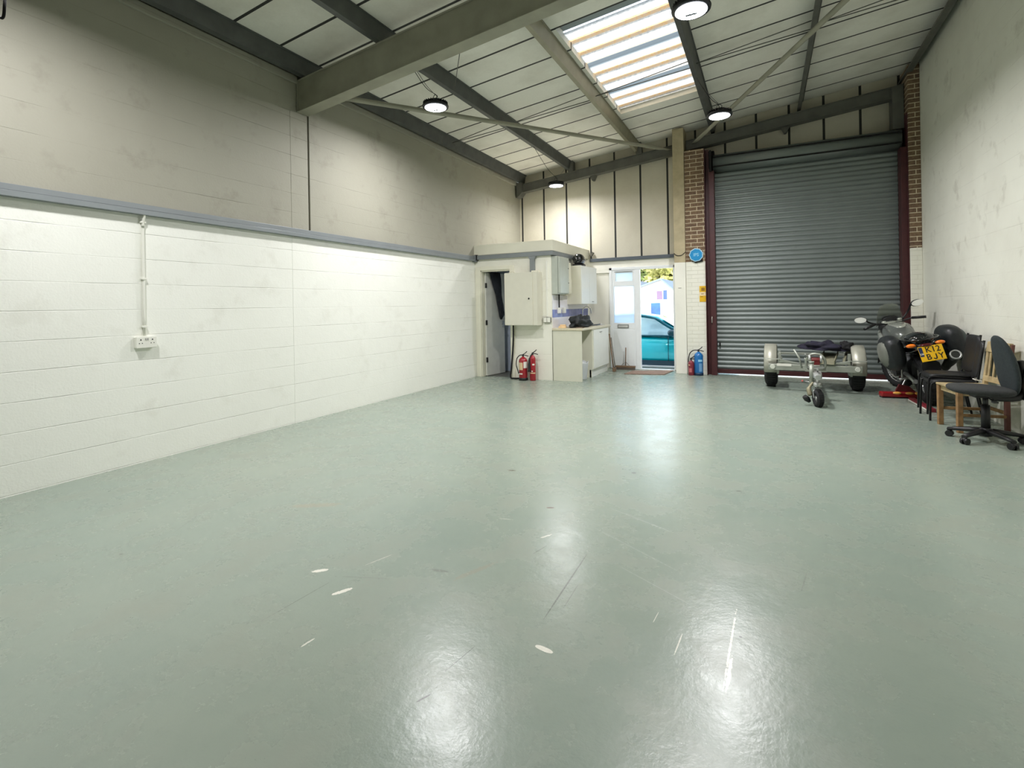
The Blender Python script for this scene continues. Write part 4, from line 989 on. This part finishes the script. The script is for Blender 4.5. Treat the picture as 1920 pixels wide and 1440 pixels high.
g = MB(); g.loft([(-.44, 0, .90, .09, .04), (-.38, 0, .905, .14, .075), (-.22, 0, .91, .16, .085), (-.05, 0, .90, .15, .075), (.04, 0, .88, .10, .04)], 18, 'y', 2.5); g.build('passenger_seat', m_gblk, mc, sub=1)
g = MB(); g.loft([(-.50, 0, .82, .06, .025), (-.42, 0, .82, .13, .06), (-.20, 0, .78, .15, .075), (.1, 0, .74, .15, .09), (.42, 0, .72, .13, .10)], 18, 'y', 2.5); g.build('tail_unit', m_gblk, mc, sub=1)
g = MB(); g.tube([(-.15, .10, .86), (-.185, -.10, .90), (-.175, -.36, .91), (0, -.47, .90), (.175, -.36, .91), (.185, -.10, .90), (.15, .10, .86)], .012, 8, 3); g.build('grab_rail', m_gblk, mc)
for s_ in (-1, 1):
    zc = .73 if s_ < 0 else .765; px_ = s_*.36 if s_ > 0 else -.285
    g = MB(); g.loft([(-.27, px_, zc+.03, .04, .12), (-.24, px_, zc+.02, .11, .20), (-.05, px_, zc, .14, .245), (.16, px_, zc, .135, .245), (.28, px_, zc+.01, .10, .19), (.32, px_, zc+.02, .04, .10)], 22, 'y', 2.7)
    g.build('pannier', m_pan, mc, sub=1)
    g = MB(); g.loft([(-.245, px_+s_*.03, zc+.03, .06, .06), (-.20, px_+s_*.035, zc+.02, .11, .18), (-.02, px_+s_*.04, zc, .125, .20), (.18, px_+s_*.03, zc, .115, .18), (.26, px_+s_*.02, zc, .06, .10)], 20, 'y', 2.6)
    g.build('pannier_lid', m_pan2 if s_ > 0 else plain('pannier_silver', (122, 124, 116), .35, .2), mc, sub=1)
    g = MB(); g.sphere((s_*.15, -.46, .845), .035, sc=(1.5, .9, .75)); g.build('indicator', plain('amber_lens', (232, 120, 22), .15, var=.03, coat=.6), mc)
    MB().tube([(s_*.05, -.43, .845), (s_*.13, -.46, .845)], .010, 8).build('indicator_stem', m_blk, mc)
    g = MB(); g.tube([(s_*.12, .30, .33), (s_*.24, .28, .33)], .016, 8); g.tube([(s_*.13, .42, .52), (s_*.20, .28, .35)], .012, 8); g.build('footrest', m_rim, mc)
MB().loft([(-.515, 0, .835, .04, .012), (-.48, 0, .835, .065, .02), (-.44, 0, .835, .07, .02)], 14, 'y').build('tail_light', plain('tail_red', (80, 14, 14), .2, coat=.6), mc)
g = MB(); g.box(-.05, .05, -.50, -.40, .62, .80); g.loft([(-.46, 0, .55, .10, .08), (-.35, 0, .56, .10, .07), (-.1, 0, .62, .08, .04)], 14, 'y', 3); g.build('plate_bracket', m_blk, mc, bevel=.004)
pl = MB().box(-.125, .125, -.006, 0, -.095, .095).build('number_plate', plain('plate_yellow', (238, 186, 14), .35, var=.02), mc, bevel=.003)
pl.location = (0.03, -.515, .73); pl.rotation_euler = (R(-14), R(-2), R(0))
m_ink = plain('plate_black', (14, 12, 12), .5)
text('plate_lettering', 'K12', .098, m_ink, pl, Matrix.Translation((.02, -.0068, .045)) @ FACE_Y, .0006, xs=.95)
text('plate_lettering', 'B', .098, m_ink, pl, Matrix.Translation((-.042, -.0068, -.045)) @ FACE_Y, .0006, xs=.95)
text('plate_lettering', 'Y', .098, m_ink, pl, Matrix.Translation((.083, -.0068, -.045)) @ FACE_Y, .0006, xs=.95)
jo = [(.040, -.011), (.040, -.060)]+[(.0195+.0205*math.cos(a), -.060+.0195*math.sin(a)) for a in [-PI*k/8 for k in range(1, 9)]]+[(.0115, -.060)]+[(.0195+.008*math.cos(a), -.060+.0075*math.sin(a)) for a in [-PI*k/6 for k in range(5, 0, -1)]]+[(.0275, -.060), (.0275, -.011)]
MB().prism(jo, -.0074, -.006).build('plate_lettering', m_ink, pl)
text('plate_band_lettering', 'GB', .03, m_lab, pl, Matrix.Translation((-.102, -.0085, -.0)) @ FACE_Y, .0004)
MB().box(-.122, -.083, -.0075, -.006, -.03, .088).build('plate_band', plain('plate_blue', (26, 44, 84), .4), pl)
g = MB(); g.tube([(.12, .65, .22), (.16, .35, .20), (.22, .18, .34), (.245, .0, .47)], .024, 10, 4); g.build('exhaust_pipe', m_rim, mc)
g = MB(); g.tube([(.245, .02, .46), (.255, -.2, .56), (.265, -.46, .665)], [.05, .062, .058], 18, 2); g.build('silencer', plain('dark_steel', (74, 76, 74), .35, .7), mc)
g = MB(); g.torus((.265, -.465, .667), (.01, -.93, .37), .052, .011, 24, 8); g.build('silencer_ring', m_rim, mc)
g = MB(); g.tube([(-.10, .55, .30), (-.22, .60, .10), (-.285, .62, .075)], .012, 8); g.box(-.31, -.26, .60, .65, .058, .068); g.build('side_stand', m_rim, mc)
g = MB(); g.loft([(-.36, 0, .42, .075, .16), (-.30, 0, .56, .09, .08), (-.1, 0, .66, .095, .03)], 14, 'y', 2.6); g.build('rear_mudguard', m_blk, mc)

# red lighting board & bar on the floor
rb = thing('light_board', 'red trailer lighting board with amber lenses, flat on the floor under the motorcycle', 'light board', (1.70, 8.92, 0), R(10))
m_redl = plain('red_plastic', (150, 24, 30), .3, var=.12, coat=.4)
MB().box(-.25, .26, -.055, .065, .012, .085).build('board', m_redl, rb, bevel=.02, seg=3)
for x in (-.06, .09, .18): 
    g = MB(); g.sphere((0, 0, 0), .045, sc=(1.2 if x < .1 else .7, .5, .45)); o = g.build('lens', plain('amber_clear_lens', (240, 176, 80), .15, var=.05, coat=.5), rb); o.location = (x, -.05, .075)
MB().box(-.24, .25, -.05, .06, 0, .012).build('foot', m_dark, rb)
g = MB(); g.prism([(-.05, .085), (.20, .085), (.12, .16), (.0, .19)], .03, .06); g.build('bracket', plain('dull_red', (96, 36, 40), .5), rb)
br_ = thing('marker_bar', 'dark red bar with a white stripe on the floor behind the black chairs', 'bar', (1.80, 8.30, 0), R(3))
MB().box(-.03, .04, -.40, .42, 0, .045).build('bar', plain('bar_maroon', (120, 28, 40), .45), br_, bevel=.006)
MB().box(-.036, -.030, -.40, .42, .004, .02).build('white_stripe', m_lab, br_)

# ------------------------------------------------------------------ chairs (local front = +y, placed facing the left wall)
m_fab = plain('dark_grey_fabric', (50, 52, 52), .95, var=.2, scale=60, bmp=.6, bscale=400)
m_fab2 = plain('slate_fabric', (44, 52, 54), .95, var=.2, scale=60, bmp=.6, bscale=400)
oc = thing('office_chair', 'dark grey fabric swivel chair on a five star base, nearest the camera', 'chair', (1.90, 6.47, 0), R(94))
g = MB(); g.loft([(-.035, 0, 0, .20, .20), (-.02, 0, 0, .235, .235), (.01, 0, 0, .25, .25), (.035, 0, 0, .235, .235), (.045, 0, 0, .19, .19)], 28, 'z', 2.8); st = g.build('seat', m_fab, oc, sub=1); st.location = (0, .04, .50); st.rotation_euler = (R(2), 0, 0)
g = MB(); P = [(-.033, .7), (-.02, .94), (.0, 1.), (.022, .93), (.035, .7)]; rings = []
for (t, k) in P:
    rg = []
    for i in range(28):
        a = 2*PI*i/28; x = .17*k*math.copysign(abs(math.cos(a))**.85, math.cos(a))*(1-.15*math.sin(a)); z = .305*k*math.copysign(abs(math.sin(a))**.85, math.sin(a))
        rg.append(g.bm.verts.new((x, t-.10*(x/.2)**2*-.5+.10*(z/.27-.1)**2*.4, z)))
    rings.append(rg)
g.skin(rings); bk = g.build('backrest', m_fab2, oc, sub=1); bk.location = (0.0, -.19, .76); bk.rotation_euler = (R(-14), 0, R(4))
g = MB(); g.tube([(0, -.05, .43), (0, -.24, .44), (0, -.30, .55), (0, -.265, .80)], [.03, .034, .034, .028], 10, 4); g.box(-.06, .06, -.34, -.27, .42, .72); g.build('back_bracket', m_blk, oc, bevel=.012)
g = MB(); g.cyl((0, 0, .12), (0, 0, .36), .036, .034); g.cyl((0, 0, .34), (0, 0, .45), .022); g.box(-.07, .07, -.10, .10, .435, .46); g.build('gas_column', m_blk, oc)
g = MB(); g.tube([(-.05, 0, .44), (-.22, .02, .43)], .006, 6); g.box(-.26, -.21, 0, .035, .42, .435); g.build('height_lever', m_blk, oc)
g = MB(); g.lathe([(.05, .06), (.055, .08), (.05, .13), (.035, .14)], n=18); g.build('base_hub', m_blk, oc)
for k in range(5):
    a = R(56+72*k); c, s_ = math.cos(a), math.sin(a)
    g = MB(); M3 = Matrix.Rotation(a, 3, 'Z')
    rg = []
    for r_, z_, w_, h_ in ((.03, .105, .034, .028), (.12, .10, .031, .025), (.22, .088, .027, .02), (.295, .075, .024, .016)):
        rg.append([g.bm.verts.new(M3 @ Vector((r_, w_*math.cos(2*PI*i/10), z_+h_*math.sin(2*PI*i/10)))) for i in range(10)])
    g.skin(rg); lg = g.build('base_arm', m_blk, oc)
    g = MB(); u = Vector((c, s_, 0)); sd = Vector((-s_, c, 0)); ct = u*.28+Vector((0, 0, .030))
    for q in (-1, 1): g.cyl(ct+sd*.006*q, ct+sd*.030*q, .030, n=16)
    g.cyl(ct+Vector((0, 0, .0)), ct+Vector((0, 0, .05)), .007, n=8); g.sphere(ct+Vector((0, 0, .012)), .026, 10, 6)
    g.build('castor', m_blk, lg)

m_oldwood = plain('worn_pale_wood', (168, 150, 112), .7, var=.25, scale=14, bmp=.2, bscale=60)
m_oldwood2 = plain('worn_brown_wood', (140, 108, 70), .7, var=.3, scale=18)
m_redwood = plain('red_brown_wood', (92, 54, 46), .6, var=.2)
wc = thing('wooden_chair', 'old pale wooden chair with a slatted back between the black chairs and swivel chair', 'chair', (1.965, 7.03, 0), R(99))
g = MB(); g.box(-.22, .22, -.20, .24, .445, .468); g.build('seat', m_oldwood, wc, bevel=.006)
g = MB(); g.box(-.19, .19, .19, .21, .385, .445); g.box(-.21, -.19, -.2, .2, .385, .445); g.box(.19, .21, -.2, .2, .385, .445); g.box(-.19, .19, -.2, -.18, .385, .445); g.build('seat_rail', m_oldwood, wc, bevel=.003)
for s_ in (-1, 1):
    MB().prism([(s_*.20-.022, 0), (s_*.20+.022, 0), (s_*.20+.026, .445), (s_*.20-.026, .445)], .185, .232).build('leg', m_oldwood2, wc, bevel=.004)
    g = MB(); g.prism([(-.215, 0), (-.175, 0), (-.175, .46), (-.235, .92), (-.262, .92), (-.215, .46)], s_*.19-.02, s_*.19+.02, 'x'); g.build('leg', m_redwood if s_ < 0 else m_oldwood, wc, bevel=.004)
MB().prism([(-.225, .82), (-.205, .82), (-.225, .93), (-.26, .93)], -.19, .19, 'x').build('back_rail', m_oldwood, wc, bevel=.004); MB().prism([(-.195, .50), (-.178, .50), (-.185, .56), (-.205, .56)], -.19, .19, 'x').build('back_rail', m_oldwood, wc, bevel=.004)
for x in (-.12, -.04, .04, .12):
    MB().prism([(-.20, .55), (-.188, .55), (-.218, .83), (-.23, .83)], x-.012, x+.012, 'x').build('back_slat', m_oldwood, wc, bevel=.003)
g = MB(); g.box(-.19, .19, -.205, -.185, .20, .235); g.box(-.21, -.19, -.19, .2, .17, .20); g.box(.19, .21, -.19, .2, .17, .20); g.build('stretcher', m_oldwood2, wc, bevel=.003)

m_bpad = plain('black_leatherette', (24, 25, 26), .5, var=.2, scale=30, bmp=.3, bscale=150)
m_btube = plain('black_tube', (20, 20, 22), .3, .3)
def black_chair(loc, rz, label):
    t = thing('stacking_chair', label, 'chair', loc, rz, 'black stacking chairs along the right wall')
    g = MB(); g.loft([(-.20, 0, .452, .19, .014), (-.17, 0, .455, .205, .022), (.12, 0, .458, .21, .024), (.20, 0, .45, .20, .026), (.235, 0, .43, .18, .018)], 22, 'y', 4); g.build('seat', m_bpad, t, sub=1)
    g = MB(); rings = []
    for z_, y_, w_ in ((.50, -.165, .18), (.52, -.175, .195), (.70, -.205, .20), (.90, -.235, .195), (.925, -.238, .175)):
        rings.append([g.bm.verts.new((w_*math.copysign(abs(math.cos(a))**.5, math.cos(a)), y_+.02*math.copysign(abs(math.sin(a))**.7, math.sin(a)), z_)) for a in [2*PI*i/24 for i in range(24)]])
    g.skin(rings); g.build('backrest', m_bpad, t, sub=1)
    for s_ in (-1, 1):
        MB().tube([(s_*.205, .25, 0), (s_*.205, .235, .38), (s_*.205, .21, .432), (s_*.205, .15, .436), (s_*.205, -.15, .43)], .0115, 10, 3).build('leg', m_btube, t)
        MB().tube([(s_*.205, -.24, 0), (s_*.205, -.165, .42), (s_*.205, -.18, .5), (s_*.2, -.24, .93)], .0115, 10, 3).build('leg', m_btube, t)
    g = MB(); g.tube([(-.205, -.19, .425), (.205, -.19, .425)], .010, 8); g.tube([(-.205, .15, .435), (.205, .15, .435)], .010, 8); g.build('cross_tube', m_btube, t)
    return t
black_chair((1.925, 7.57, 0), R(90), 'black padded chair nested at the near side of its pair, next to the wooden chair')
black_chair((1.925, 7.67, .055), R(90), 'black padded chair nested behind its twin, nearer the motorcycle')
g = MB(); g.obox((2.10, 7.36, .487), (.07, .09, .012), Matrix.Rotation(.3, 3, 'Y')); g.obox((2.17, 7.42, .487), (.05, .06, .012), Matrix.Rotation(-.2, 3, 'Z'))
tag(g.build('torn_paper', m_lab, bevel=.002), 'scraps of white paper on the black chair seat', 'paper')

# ------------------------------------------------------------------ outside
m_asph = plain('pale_concrete_yard', (206, 202, 194), .9, var=.08, scale=2)
g = MB(); g.prism([(11.05, -.01), (12.0, -.20), (12.6, -.30), (95, -.30), (95, -.5), (11.05, -.5)], -60, 40, 'x'); struct(g.build('ground_yard', m_asph), 'sunlit pale concrete yard outside')
# teal car, side on, front to the right
m_teal = plain('teal_car_paint', (0, 182, 200), .2, .25, .03, coat=1)
m_cglass = plain('car_glass', (150, 186, 200), .06, .2, .05, coat=.5)
car = thing('car', 'teal hatchback parked side on just outside the open door', 'car', (-2.62, 13.35, -.30))
g = MB()
secs = []
for x, zb, zt, hw in ((-2.05, .42, .78, .62), (-1.95, .32, .92, .76), (-1.6, .24, .98, .84), (-1.0, .22, .97, .87), (0, .22, .95, .88), (.7, .22, .93, .88), (1.2, .22, .90, .86), (1.75, .24, .78, .80), (2.0, .32, .64, .66), (2.06, .42, .58, .5)):
    secs.append((x, 0, (zb+zt)/2, hw, (zt-zb)/2))
g.loft(secs, 26, 'x', 4.2); g.build('body', m_teal, car, sub=1)
g = MB(); rp = [(-1.85, .95), (-1.5, 1.28), (-1.0, 1.40), (-.3, 1.44), (.22, 1.36), (.50, 1.18), (.98, .92)]
A = []
for x, z_ in rp:
    hw = .80-.17*max(0, (z_-.93))/.5
    A.append([g.bm.verts.new((x, -hw, z_)), g.bm.verts.new((x, -hw*.6, z_+.03)), g.bm.verts.new((x, 0, z_+.04)), g.bm.verts.new((x, hw*.6, z_+.03)), g.bm.verts.new((x, hw, z_))])
for i in range(len(rp)-1):
    for k in range(4): g.face([A[i][k], A[i+1][k], A[i+1][k+1], A[i][k+1]], True)
g.build('roof', m_teal, car).modifiers.new('s', 'SOLIDIFY').thickness = .05
for s_ in (-1, 1):
    g = MB(); pts = [(-1.62, .96), (-1.38, 1.24), (-.98, 1.355), (-.3, 1.395), (.18, 1.32), (.46, 1.14), (.84, .93)]
    V = [g.bm.verts.new((x, s_*(.812-.17*max(0, z_-.93)/.5), z_)) for x, z_ in pts]; g.face(V)
    g.build('side_window', m_cglass, car).modifiers.new('s', 'SOLIDIFY').thickness = .01
    g = MB(); g.tube([(-.30, s_*.815, .95), (-.28, s_*.66, 1.40)], .022, 8); g.tube([(-1.62, s_*.82, .955), (.9, s_*.83, .925)], .014, 8); g.tube([(-1.62, s_*.81, .96), (-1.38, s_*.71, 1.27), (-.98, s_*.67, 1.385), (-.3, s_*.655, 1.425), (.2, s_*.68, 1.345), (.5, s_*.745, 1.165), (.93, s_*.82, .925)], .024, 8, 4)
    g.build('window_trim', plain('deep_teal_trim', (0, 92, 112), .3), car)
    g = MB(); g.loft([(s_*.90, .62, 1.0, .03, .03), (s_*.96, .62, 1.01, .085, .07), (s_*1.04, .62, 1.01, .08, .065), (s_*1.07, .62, 1.0, .04, .03)], 14, 'y', 2.6); g.tube([(.66, s_*.82, .96), (.64, s_*.93, .98)], .02, 8); g.build('wing_mirror', plain('dark_teal', (0, 60, 74), .3), car)
    g = MB(); g.tube([(-.42, s_*.885, .80), (-.22, s_*.895, .80)], .012, 8); g.build('door_handle', m_teal, car)
    g = MB(); g.box(.52, .528, s_*.87-.02, s_*.87+.02, .30, .92); g.box(-.36, -.352, s_*.87-.02, s_*.87+.02, .30, .94); g.box(-1.5, 1.5, s_*.86-.03, s_*.86+.03, .215, .33); g.build('door_seam', plain('sill_dark', (12, 50, 66), .5), car)
for x in (-1.35, 1.32):
    for s_ in (-1, 1): wheel('wheel', car, (x, s_*.80, .31), (0, 1, 0), .31, .10, sp=5)
g = MB(); g.obox((.66, 0, 1.14), (.72, 1.38, .012), Matrix.Rotation(R(33), 3, 'Y')); g.build('windscreen', m_cglass, car)

m_vanw = plain('van_white', (236, 238, 242), .3, var=.02, coat=.4)
van = thing('van', 'white van parked in the yard beyond the teal car', 'van', (-7.6, 24, -.30))
g = MB(); g.prism([(-2.4, .35), (1.6, .35), (2.2, .45), (2.25, .95), (1.75, 1.15), (1.2, 1.85), (-2.3, 1.90), (-2.4, 1.7)], -.9, .9); g.build('body', m_vanw, van, bevel=.05, seg=3)
g = MB(); g.prism([(-.2, 1.15), (1.55, 1.15), (1.12, 1.7), (-.2, 1.7)], -.91, -.9); g.prism([(-2.1, 1.2), (-.4, 1.2), (-.4, 1.68), (-2.1, 1.68)], -.91, -.9); g.build('window', plain('van_glass', (176, 196, 226), .1), van)
for x in (-1.5, 1.3): wheel('wheel', van, (x, -.85, .32), (0, 1, 0), .32, .1)
bv = thing('van', 'second white van with a blue glazed door, right of the first', 'van', (-3.5, 25.6, -.30))
g = MB(); g.prism([(-1.5, .35), (2.4, .35), (2.4, 1.85), (-1.35, 1.9), (-1.5, 1.7)], -.9, .9); g.build('body', m_vanw, bv, bevel=.04)
g = MB(); g.box(-1.42, -.98, -.915, -.90, .95, 1.75); g.build('blue_window', plain('sky_blue_glass', (24, 70, 140), .2, var=.4, scale=3), bv)
for x in (-.9, 1.7): wheel('wheel', bv, (x, -.85, .32), (0, 1, 0), .32, .1)
rc = thing('car', 'small red car far across the yard at the left edge of the doorway', 'car', (-9.0, 38, -.3))
g = MB(); g.loft([(-1.9, 0, .5, .55, .2), (-1.6, 0, .55, .8, .32), (0, 0, .56, .85, .33), (1.5, 0, .52, .8, .3), (1.9, 0, .45, .5, .2)], 20, 'x', 4); g.build('body', plain('red_paint', (200, 60, 54), .3, coat=.5), rc)
g = MB(); g.prism([(-1.3, .85), (1.0, .85), (.5, 1.35), (-.9, 1.4)], -.65, .65); g.build('cabin', m_cglass, rc, bevel=.05)
for x in (-1.2, 1.2): wheel('wheel', rc, (x, -.8, .3), (0, 1, 0), .3, .1)
# gable building
m_bw = plain('pale_render', (206, 203, 196), .9, var=.05, scale=1)
bd = thing('industrial_building', 'pale gabled industrial building across the yard', 'building', (-8.5, 46, -.3))
g = MB(); g.prism([(-1.65, 0), (1.35, 0), (1.35, 2.85), (.25, 3.85), (-1.65, 3.2)], 0, 8); g.build('wall', m_bw, bd)
g = MB(); g.prism([(.25, 3.95), (1.55, 2.78), (1.5, 2.66), (.25, 3.80), (-1.85, 3.10), (-1.85, 3.24)], -.3, 8.2); g.build('roof', plain('slate_blue_roof', (84, 104, 128), .6), bd)
g = MB(); g.box(-.15, .35, -.03, 0, .0, 2.25+.6); g.build('roller_door', plain('mauve_door', (84, 70, 98), .6), bd)
g = MB(); g.box(.42, .75, -.04, 0, 1.9, 2.9); g.build('side_door', plain('mid_blue_door', (22, 58, 110), .5), bd)
g = MB(); g.box(.9, 1.1, -.04, 0, 2.1, 2.5); g.build('window', plain('grey_window', (120, 124, 130), .3), bd)
b2_ = thing('industrial_building', 'long pale building with flat roof at the left of the yard', 'building', (-14.2, 47, -.3))
g = MB(); g.prism([(-5, 0), (3.4, 0), (3.4, 3.2), (2.7, 3.9), (-5, 3.9)], 0, 10); g.build('wall', m_bw, b2_)
g = MB(); g.prism([(-5.1, 3.9), (2.75, 3.9), (3.5, 3.15), (3.6, 3.25), (2.8, 4.05), (-5.1, 4.05)], -.2, 10); g.build('roof', plain('slate_grey_roof', (96, 108, 124), .6), b2_)
g = MB(); g.box(2.2, 2.6, -.03, 0, 2.2, 3.0); g.build('window', bpy.data.materials['grey_window'], b2_)
m_leaf = plain('autumn_green_leaves', (120, 140, 84), .8, var=.6, scale=.8)
m_leaf2 = plain('yellow_green_leaves', (158, 162, 100), .8, var=.4, scale=.8)
m_bark = plain('bark', (84, 70, 56), .9)
def tree(label, loc, h, r, mat, seed):
    t = thing('tree', label, 'tree', loc, 0, 'trees beyond the buildings'); rnd = random.Random(seed)
    g = MB(); g.tube([(0, 0, 0), (.1, 0, h*.3), (0, .1, h*.6)], [.3, .22, .12], 8, 3)
    for k in range(5):
        a = rnd.random()*6.3; g.tube([(0, 0, h*.35), (math.cos(a)*r*.5, math.sin(a)*r*.5, h*.65)], [.1, .05], 6)
    g.build('trunk', m_bark, t)
    g = MB()
    for k in range(1500):
        a = rnd.random()*2*PI; u = rnd.uniform(-1, 1); q = rnd.random()**.4
        lump_ = 1+.25*math.sin(3*a+seed)+.2*math.sin(5*u*3+seed)
        p = Vector((math.cos(a)*math.sqrt(1-u*u)*r*q*lump_, math.sin(a)*math.sqrt(1-u*u)*r*q*lump_, h*.66+u*h*.34*q*lump_))
        s_ = .16+.14*rnd.random()
        M3 = Matrix.Rotation(rnd.random()*6, 3, 'Z') @ Matrix.Rotation(rnd.random()*3, 3, 'X')
        g.face([g.bm.verts.new(p+M3 @ Vector(v)*s_) for v in ((-1, -.6, 0), (1, -.6, 0), (1, .6, .2), (-1, .6, 0))])
    g.build('foliage', mat, t)
tree('green tree behind the long flat roofed building', (-20.5, 68, -.3), 10, 3.0, m_leaf, 1)
tree('yellow green tree right behind the gabled building', (-10.6, 62, -.3), 9, 2.6, m_leaf2, 2)
tree('darker green tree between the two buildings', (-16.6, 76, -.3), 11, 3.2, m_leaf, 3)
tree('yellowing tree at the right edge of the doorway view', (-9.0, 74, -.3), 11, 3.2, m_leaf2, 4)

# ------------------------------------------------------------------ light, sky, camera
wd = bpy.data.worlds.new('sky'); SC.world = wd; wd.use_nodes = True; nt = wd.node_tree
bgn = nt.nodes['Background']
sky = nt.nodes.new('ShaderNodeTexSky'); sky.sky_type = 'NISHITA'; sky.sun_disc = False; sky.sun_elevation = R(38); sky.sun_rotation = R(200); sky.air_density = 1.4; sky.dust_density = 3.5
hs = nt.nodes.new('ShaderNodeHueSaturation'); hs.inputs['Saturation'].default_value = .45
nt.links.new(sky.outputs[0], hs.inputs['Color']); nt.links.new(hs.outputs[0], bgn.inputs['Color']); bgn.inputs['Strength'].default_value = .68
sl = bpy.data.lights.new('sun', 'SUN'); sl.energy = 3.6; sl.angle = R(3); sl.color = (1, .96, .88)
so = bpy.data.objects.new('sun', sl); COL.objects.link(so)
d = Vector((.25, .62, -.62)).normalized(); so.rotation_euler = d.to_track_quat('-Z', 'Y').to_euler(); so.location = (0, -5, 20)

cam = bpy.data.cameras.new('camera'); co_ = bpy.data.objects.new('camera', cam); COL.objects.link(co_)
cam.sensor_fit = 'HORIZONTAL'; cam.sensor_width = 36; cam.lens = 948.7*36/1920; cam.clip_start = .05; cam.clip_end = 300
cam.shift_y = -(720-574.5)/1920
yaw, t = R(26.62), R(1.0)
F = Vector((-math.sin(yaw), math.cos(yaw), 0)); R0 = Vector((math.cos(yaw), math.sin(yaw), 0)); U0 = Vector((0, 0, 1))
Rr = R0*math.cos(t)-U0*math.sin(t); Uu = U0*math.cos(t)+R0*math.sin(t)
M = Matrix((Rr, Uu, -F)).transposed().to_4x4(); M.translation = Vector((0, 0, 1.40)); co_.matrix_world = M
SC.camera = co_
vs = SC.view_settings; vs.view_transform = 'Standard'; vs.look = 'None'; vs.gamma = 1; vs.use_curve_mapping = False; vs.exposure = 0.27
SC.cycles.max_bounces = 9; SC.cycles.diffuse_bounces = 5; SC.cycles.glossy_bounces = 3; SC.cycles.adaptive_threshold = .05; SC.cycles.sample_clamp_indirect = 6; SC.cycles.caustics_reflective = False
